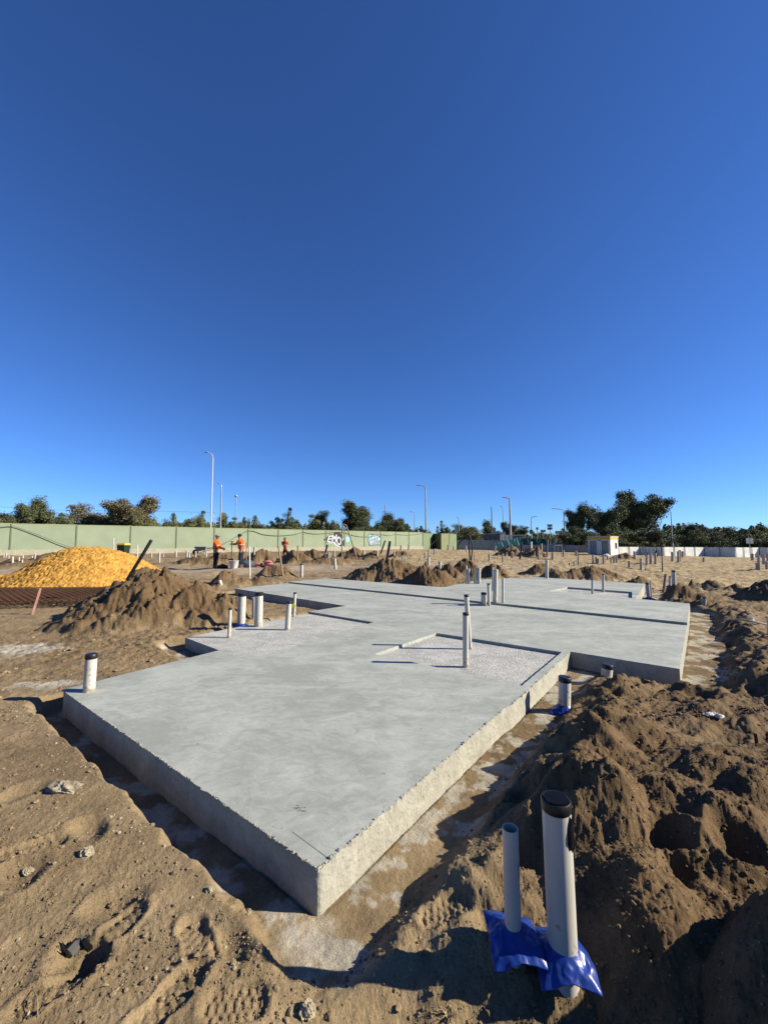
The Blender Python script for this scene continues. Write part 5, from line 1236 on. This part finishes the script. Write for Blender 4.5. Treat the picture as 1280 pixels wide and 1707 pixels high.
def person(loc, rz, label, handL, handR, lean=0.0, top='jacket', cap=False, shorts=False, head_down=0.1, stance=0.12, sc=1.0):
    """faces +X in its own frame; handL/handR are wrist targets"""
    o = empty('person', loc, label, 'person', 'workers on the site', rz); o.scale = (sc, sc, sc)
    hip = Vector((0, 0, .93)); ch = hip + Vector((lean*.42, 0, .42)); nk = hip + Vector((lean*.58, 0, .56)); hd = nk + Vector((.03+head_down*.1, 0, .13)); crn = nk + Vector((.05+head_down*.2, 0, .23))
    V = [hip, hip+Vector((lean*.2, 0, .2)), ch, nk, hd, crn]; E = [(0, 1), (1, 2), (2, 3), (3, 4), (4, 5)]; R = [(.13, .16), (.115, .15), (.12, .19), (.06, .06), (.095, .08), (.075, .065)]
    def add(p, par, r): V.append(Vector(p)); E.append((par, len(V)-1)); R.append(r); return len(V)-1
    add(hd + Vector((.115, 0, -.01)), 4, .016)                                                 # nose
    joints_ = {}
    for s, hand in ((1, handL), (-1, handR)):
        shd = ch + Vector((0, .19*s, .07)); hand = Vector(hand); mid = (shd+hand)/2 + Vector((-.05, .05*s, -.10))
        i = add(shd, 2, .062); j = add(mid, i, .045); k = add(hand, j, .028); joints_[s] = (shd, mid, hand)
        dv = (hand-mid).normalized(); side = Vector((0, 0, 1)) if abs(dv.z) < .7 else Vector((0, 1, 0)); side = (side - dv*side.dot(dv)).normalized()
        pm = add(hand+dv*.06, k, (.035, .02))
        for q, L in ((-1.5, .062), (-.5, .075), (.5, .07), (1.5, .055)):
            f1 = add(hand+dv*(.095)+side*q*.019, pm, .009); curl = Vector((0, 0, -.3)) if abs(dv.z) < .7 else Vector((.3, 0, 0))
            add(hand+dv*(.09+L)+side*q*.021+curl*L*.5, f1, .008)
        t1 = add(hand+dv*.045+side*.042, k, .010); add(hand+dv*.08+side*.055, t1, .009)
        hp = add(hip+Vector((0, .09*s, -.05)), 0, .09); kn = add(Vector((.03, (.09+stance*.3)*s, .50)), hp, .06); an = add(Vector((-.01, (.09+stance*.5)*s, .09)), kn, .042)
        add(Vector((.14, (.09+stance*.55)*s, .035)), an, (.035, .03))
    skin_mesh('body', [tuple(v) for v in V], E, R, M['skin'], o)
    for s in (1, -1):
        pass
    # eyes are set as small dark ovals within the hair/cap child
    # jacket
    JV = [hip+Vector((0, 0, -.03)), hip+Vector((lean*.2, 0, .2)), ch, nk+Vector((0, 0, .0))]; JE = [(0, 1), (1, 2), (2, 3)]; JR = [(.155, .185), (.15, .18), (.155, .215), (.075, .08)]
    for s in (1, -1):
        shd, mid, hand = joints_[s]; k = len(JV); JV += [shd, mid, hand - (hand-mid).normalized()*.03]; JE += [(2, k), (k, k+1), (k+1, k+2)]; JR += [.085, .065, .05]
    skin_mesh('jacket', [tuple(v) for v in JV], JE, JR, M['orange'], o)
    # trousers
    TV = [hip+Vector((0, 0, .0)), hip+Vector((0, 0, -.06))]; TE = [(0, 1)]; TR = [(.14, .165), (.14, .17)]
    for s in (1, -1):
        k = len(TV); TV += [hip+Vector((0, .095*s, -.12)), Vector((.03, (.09+stance*.3)*s, .50 if not shorts else .58))]; TE += [(1, k), (k, k+1)]; TR += [.105, .085]
        if not shorts: TV.append(Vector((-.01, (.09+stance*.5)*s, .12))); TE.append((k+1, k+2)); TR.append(.066)
    skin_mesh('trousers', [tuple(v) for v in TV], TE, TR, M['navy'], o)
    for s in (1, -1):
        b = MB(); y = (.09+stance*.5)*s; b.tube([(-.02, y, .17), (-.02, y, .07), (0.02, y, .0)], [.058, .062, .07], 10); b.blob((.09, y+.01*s, .045), (.13, .052, .05), 10, 6, 0); b.build('boot', M['bootm'], o, True)
    b = MB(); b.blob(tuple(hd+Vector((-.005, 0, .065))), (.115, .095, .085), 14, 8, .02); b.build('hair' if not cap else 'cap', M['hair'] if not cap else M['wood'], o, True)
    if cap:
        b = MB(); b.box(tuple(hd+Vector((.13, 0, .07))), (.10, .14, .014)); b.build('cap_peak', M['wood'], o, bevel=.004)
    b = MB()
    for s in (1, -1): b.blob(tuple(hd+Vector((.088, .032*s, .02))), (.012, .014, .009), 8, 5, 0)
    b.build('eyes', M['gblack'], o, True)
    b = MB()
    rr2 = [(ch+Vector((0, 0, -.12))), (ch+Vector((0, 0, -.17)))]
    n = 20; b.quad_ring([[(c.x-lean*.1+.162*math.cos(t), c.y+.205*math.sin(t), c.z) for t in [2*math.pi*q/n for q in range(n)]] for c in rr2], cap=False); b.build('reflective_band', M['silver'], o, True)
    return o
def foot(u, v, Yg=21.0):
    p = atY(u, v, Yg); return Vector((p.x, p.y, hz(p.x, p.y)-.01)) if True else p
PY = 21.3
f1 = foot(359, 948, PY); person(f1, 0.0, 'worker in orange jacket and pale cap facing right beside the white tub', (.34, .12, 1.05), (.36, -.10, 1.02), 0.05, cap=True, stance=0.05)
f2 = foot(402, 947, PY-.2); person(f2, math.pi, 'dark haired worker in orange shirt reaching left to hold a shovel', (.48, .05, 1.22), (.12, -.24, .93), 0.12, stance=0.08)
f3 = foot(476, 920, 29.5); person(f3, -math.pi/2, 'worker in orange vest and black shorts bending his head, standing alone', (.16, .1, 1.25), (.16, -.1, 1.2), 0.25, shorts=True, head_down=.9, stance=.15)
# shovel held by the second worker
sp = atY(387, 903, PY-.2); sb = atY(385.5, 936, PY-.2)
so_ = empty('shovel', sb, 'long handled shovel standing in the white tub, held by the second worker', 'shovel')
MB().tube([(0, 0, .1), sp-sb], .022, 8).build('handle', M['dsteel'], so_, True)
b = MB(); b.tube([sp-sb+Vector((-.07, 0, 0)), sp-sb+Vector((.07, 0, 0))], .022, 8); b.build('grip', M['poly'], so_, True)
b = MB(); b.quad_ring([[(-.11, 0, .15), (.11, 0, .15), (.11, .02, .15), (-.11, .02, .15)], [(-.1, .02, -.1), (.1, .02, -.1), (.1, .035, -.1), (-.1, .035, -.1)], [(-.03, 0, -.2), (.03, 0, -.2), (.03, .015, -.2), (-.03, .015, -.2)]]); b.build('blade', M['dsteel'], so_)
tb = foot(390, 947, PY-.5); to_ = empty('mixing_tub', tb, 'large white round tub between the two workers', 'tub')
b = MB(); n = 24; b.quad_ring([[(r*math.cos(2*math.pi*k/n), r*math.sin(2*math.pi*k/n), z) for k in range(n)] for r, z in ((.17, 0), (.23, .36), (.25, .38), (.25, .40), (.215, .40), (.16, .04))]); b.build('bowl', M['white'], to_, True)
b = MB(); b.blob((0, 0, .33), (.2, .2, .10), 12, 6, .1); b.build('mortar', M['wood'], to_, True)
# bags
bagp = foot(440, 942, PY+.6); rnd = random.Random(3)
for (i, (dx, dy, dz, r)) in enumerate([(-.32, 0, .06, 0), (-.30, .0, .19, .1), (.22, 0, .06, .05), (.24, .02, .19, -.1), (.20, 0, .32, .06), (-.05, .35, .08, .2)]):
    b = MB(); b.blob((0, 0, 0), (.27, .18, .085), 12, 6, .06, rnd); ob = b.build('cement_bag', M['bag'], None, True); ob.location = bagp + Vector((dx, dy, dz)); ob.rotation_euler.z = r
    tag(ob, ['pink cement bag, bottom of the left pair', 'pink cement bag, top of the left pair', 'pink cement bag, bottom of the right stack', 'pink cement bag, middle of the right stack', 'pink cement bag, topmost of the right stack', 'pink cement bag lying behind the stacks'][i], 'bag', 'pink cement bags by the workers')
p = foot(413, 943, PY+.3); b = MB(); b.blob((0, 0, .15), (.42, .3, .22), 14, 8, .25, rnd); ob = b.build('tarpaulin', M['tarp'], None, True); ob.location = p; tag(ob, 'crumpled blue grey tarpaulin between the second worker and pink bags', 'tarpaulin')
p = foot(371, 944, PY-.3); b = MB(); b.blob((0, 0, .08), (.32, .2, .14), 12, 6, .3, rnd); ob = b.build('dark_sack', M['poly'], None, True); ob.location = p; tag(ob, 'flat dark sack on the ground between the two workers', 'sack')
p = foot(485, 918, 29); b = MB(); b.blob((0, 0, .15), (.5, .2, .2), 12, 6, .2, rnd); ob = b.build('orange_cloth', M['orange'], None, True); ob.location = p; tag(ob, 'orange cloth heap at the third worker’s feet'.replace('’', "'"), 'cloth')
# wheelie bin
bp_ = atY(206, 921, 19.5); bp_.z = -0.1
bo = empty('wheelie_bin', bp_, 'dark green wheelie bin with a pale yellow lid behind the sand pile', 'bin')
H = atY(206, 906, 19.5).z + .1; b = MB(); b.quad_ring([[(-.2, -.24, .05), (.2, -.24, .05), (.2, .24, .05), (-.2, .24, .05)], [(-.27, -.3, H-.08), (.27, -.3, H-.08), (.27, .3, H-.08), (-.27, .3, H-.08)]]); b.build('body', M['dkgreen'], bo, bevel=.02)
b = MB(); b.quad_ring([[(-.29, -.33, H-.08), (.29, -.33, H-.08), (.29, .33, H-.08), (-.29, .33, H-.08)], [(-.26, -.28, H+.01), (.26, -.28, H+.01), (.26, .3, H+.02), (-.26, .3, H+.02)]]); b.build('lid', M['yband'], bo, bevel=.015)
bo.scale = (.72, .72, 1)
for s in (-.22, .22):
    b = MB(); b.tube([(s-.03, .28, .1), (s+.03, .28, .1)], .1, 14); b.build('wheel', M['poly'], bo, True)
# wheelbarrow far left of worker one
p = atY(337, 925, 27); wb = empty('wheelbarrow', p, 'small dark wheelbarrow in the distance left of the first worker', 'wheelbarrow')
b = MB(); b.quad_ring([[(-.3, -.2, .3), (.25, -.2, .3), (.25, .2, .3), (-.3, .2, .3)], [(-.42, -.3, .55), (.4, -.3, .55), (.4, .3, .55), (-.42, .3, .55)]]); b.build('tray', M['lgrey'], wb)
b = MB(); b.tube([(-.45, -.05, .18), (-.45, .05, .18)], .18, 14); b.build('wheel', M['poly'], wb, True)
for s in (-.2, .2): b = MB(); b.tube([(-.45, s*.4, .2), (0, s, .32), (.75, s*1.2, .5)], .02, 6); b.build('handle', M['steel'], wb, True); b = MB(); b.tube([(.2, s, .3), (.25, s, 0)], .02, 6); b.build('leg', M['steel'], wb, True)

# ------------------------------------------------------------------ rocks and pebbles
def ico(): 
    t = (1+5**.5)/2; v = np.array([(-1,t,0),(1,t,0),(-1,-t,0),(1,-t,0),(0,-1,t),(0,1,t),(0,-1,-t),(0,1,-t),(t,0,-1),(t,0,1),(-t,0,-1),(-t,0,1)], float); v /= np.linalg.norm(v[0])
    f = np.array([(0,11,5),(0,5,1),(0,1,7),(0,7,10),(0,10,11),(1,5,9),(5,11,4),(11,10,2),(10,7,6),(7,1,8),(3,9,4),(3,4,2),(3,2,6),(3,6,8),(3,8,9),(4,9,5),(2,4,11),(6,2,10),(8,6,7),(9,8,1)]); return v, f
def scatter(name, n, seed, smin, smax, m, label, power=2.4, rmax=7, bank=False, rmin=1.05):
    r = np.random.RandomState(seed); u = r.uniform(-120, 1400, n); d = rmin + (rmax-rmin)*r.rand(n)**1.7
    a = np.arctan((u-640)/FPX); x = d*np.tan(a); y = d.copy()
    if bank:
        k = n//2; t = r.rand(k)**1.3; off = -0.27 - np.abs(r.normal(0, .07, k)); x[:k] = P0[0]+(P1[0]-P0[0])*t + eb.x*off; y[:k] = P0[1]+(P1[1]-P0[1])*t + eb.y*off
    clump = fbm(x, y, 2.5, 3, seed+77); z, q = height(x, y, True, True); keep = (q['d'] > (0.24 if not bank else .2)) & ((clump > -0.1) | (r.rand(n) < .25)); x, y, z = x[keep], y[keep], z[keep]; n = len(x)
    s = smin*(1-r.rand(n)*(1-(smin/smax)**power))**(-1/power); v, f = ico()
    P = v[None]*(1+0.28*r.uniform(-1, 1, (n, 12, 1)))*np.array([1, .85, .7])*s[:, None, None]; an = r.rand(n)*6.28; c, sn = np.cos(an)[:, None], np.sin(an)[:, None]
    X = P[..., 0]*c-P[..., 1]*sn+x[:, None]; Yv = P[..., 0]*sn+P[..., 1]*c+y[:, None]; Z = P[..., 2]+(z+s*.2)[:, None]
    V = np.stack([X, Yv, Z], -1).reshape(-1, 3); F = (f[None]+12*np.arange(n)[:, None, None]).reshape(-1, 3)
    me = np_mesh(name, V, F, m, False)
    if m.name == 'site_dirt':
        ca = me.color_attributes.new('albedo', 'FLOAT_COLOR', 'POINT'); mf = np.clip(q['mfac'][keep]*.8 + q['right'][keep]*.5, 0, 1)[:, None]; cc_ = np.array([.182, .138, .082])*(1-mf) + np.array([.097, .066, .036])*mf; col = np.repeat(np.concatenate([cc_, np.ones((n, 1))], 1), 12, 0) * np.repeat(np.random.RandomState(1).uniform(.7, 1.3, (n, 1)), 12, 0); ca.data.foreach_set('color', col.astype(np.float32).ravel())
    return tag(link(bpy.data.objects.new(name, me)), label, 'gravel', kind='stuff')
scatter('dirt_clods', 42000, 1, .002, .015, M['ground'], 'loose brown dirt clods strewn over the foreground soil', 2.0)
scatter('dirt_lumps', 9000, 5, .006, .045, M['ground'], 'loose dirt lumps strewn over the churned ground and mounds farther back', 2.3, 15, rmin=3.2)
scatter('pale_pebbles', 1500, 2, .0018, .011, M['rock'], 'pale grit and pebbles strewn along the trench bank', 2.3, 6, True)
def rock(u, v, s, label, m=None, flat=.6, seed=0):
    p = hit(u, v); bm = bmesh.new(); bmesh.ops.create_icosphere(bm, subdivisions=4, radius=1)
    X = np.array([list(q.co) for q in bm.verts]); n_ = fbm(X[:, 0]+X[:, 2]*.7+seed, X[:, 1]-X[:, 2]*.6, 1.5, 4, 300+seed, .6)
    for q, k in zip(bm.verts, n_): q.co = Vector((q.co.x*s[0], q.co.y*s[1], q.co.z*s[2]))*(1+0.55*float(k))
    me = bpy.data.meshes.new('rock'); bm.to_mesh(me); bm.free(); me.materials.append(m or M['rock']); o = link(bpy.data.objects.new('rock', me)); o.location = p + Vector((0, 0, s[2]*.35)); tag(o, label, 'rock')
rock(107, 1318, (.088, .045, .03), 'pale crumbly limestone lump on the sand left of the trench', seed=1)
rock(145, 1425, (.028, .024, .018), 'tan rounded stone below the pale limestone lump', seed=2)
rock(47, 1455, (.024, .016, .012), 'small yellowish stone near the left frame edge', seed=3)
rock(512, 1690, (.024, .02, .02), 'small pale stone in the bottom foreground left of the shade', seed=4)
rock(415, 1522, (.012, .009, .008), 'tiny pale stone on the trench lip near the slab corner', seed=5)
rock(350, 1485, (.016, .012, .01), 'pale grit lump on the trench bank', seed=6)
# crumpled rag on the right mound
p = hit(1188, 1195); b = MB(); rnd = random.Random(8)
for k in range(4): b.blob((rnd.uniform(-.04, .04), rnd.uniform(-.02, .02), .01), (.035, .025, .014), 9, 5, .35, rnd)
ob = b.build('crumpled_rag', M['white']); ob.location = p; tag(ob, 'crumpled white rag on the slope of the right foreground mound', 'rag')
# dark plastic scrap in the left foreground, dry twigs
p = hit(128, 1590); b = MB(); 
for k in range(3):
    a = random.uniform(0, 3); c_, s_ = math.cos(a), math.sin(a); n = 7; rows = [[(-.045*c_+ .09*c_*i/6 + .012*math.sin(j*1.3+k), -.045*s_+.09*s_*i/6 + .01*math.cos(i*1.7), -.01+.011*j + .006*math.sin(i*2.1+k)) for i in range(n)] for j in range(4)]
    b.quad_ring(rows, False, False)
ob = b.build('plastic_scrap', M['poly']); ob.location = p + Vector((0, 0, .01)); tag(ob, 'torn black plastic scrap half buried in the left foreground sand', 'scrap'); sm = ob.modifiers.new('t', 'SOLIDIFY'); sm.thickness = .0015
for i, (u, v, du, dv, lb) in enumerate(((55, 1655, 8, 40, 'thin pale dry stalk in the bottom left sand'), (160, 1652, 22, -6, 'short pale straw piece right of the dry stalk'), (365, 1525, 12, 12, 'small dry twig by the trench lip'))):
    a = hit(u, v); b2 = hit(u+du, v+dv); mid = (a+b2)/2 + Vector((.006, 0, .012)); hose('dry_twig', [a+Vector((0, 0, .003)), mid, b2+Vector((0, 0, .004))], .0016, M['strawp'], lb, 'twig', 'dry twigs on the sand', 5)
# dry grass tuft at bottom centre
p = hit(748, 1700); b = MB(); rnd = random.Random(2)
for k in range(26):
    a = rnd.uniform(0, 6.28); L = rnd.uniform(.02, .05); b.tube([(rnd.uniform(-.01, .01), rnd.uniform(-.01, .01), 0), (math.cos(a)*L*.4, math.sin(a)*L*.4, L*.6), (math.cos(a)*L, math.sin(a)*L, L*.7)], [.0012, .001, .0004], 4)
ob = b.build('grass_tuft', M['strawp']); ob.location = p; tag(ob, 'dry straw tuft at the bottom edge left of the flashed pipes', 'grass tuft')
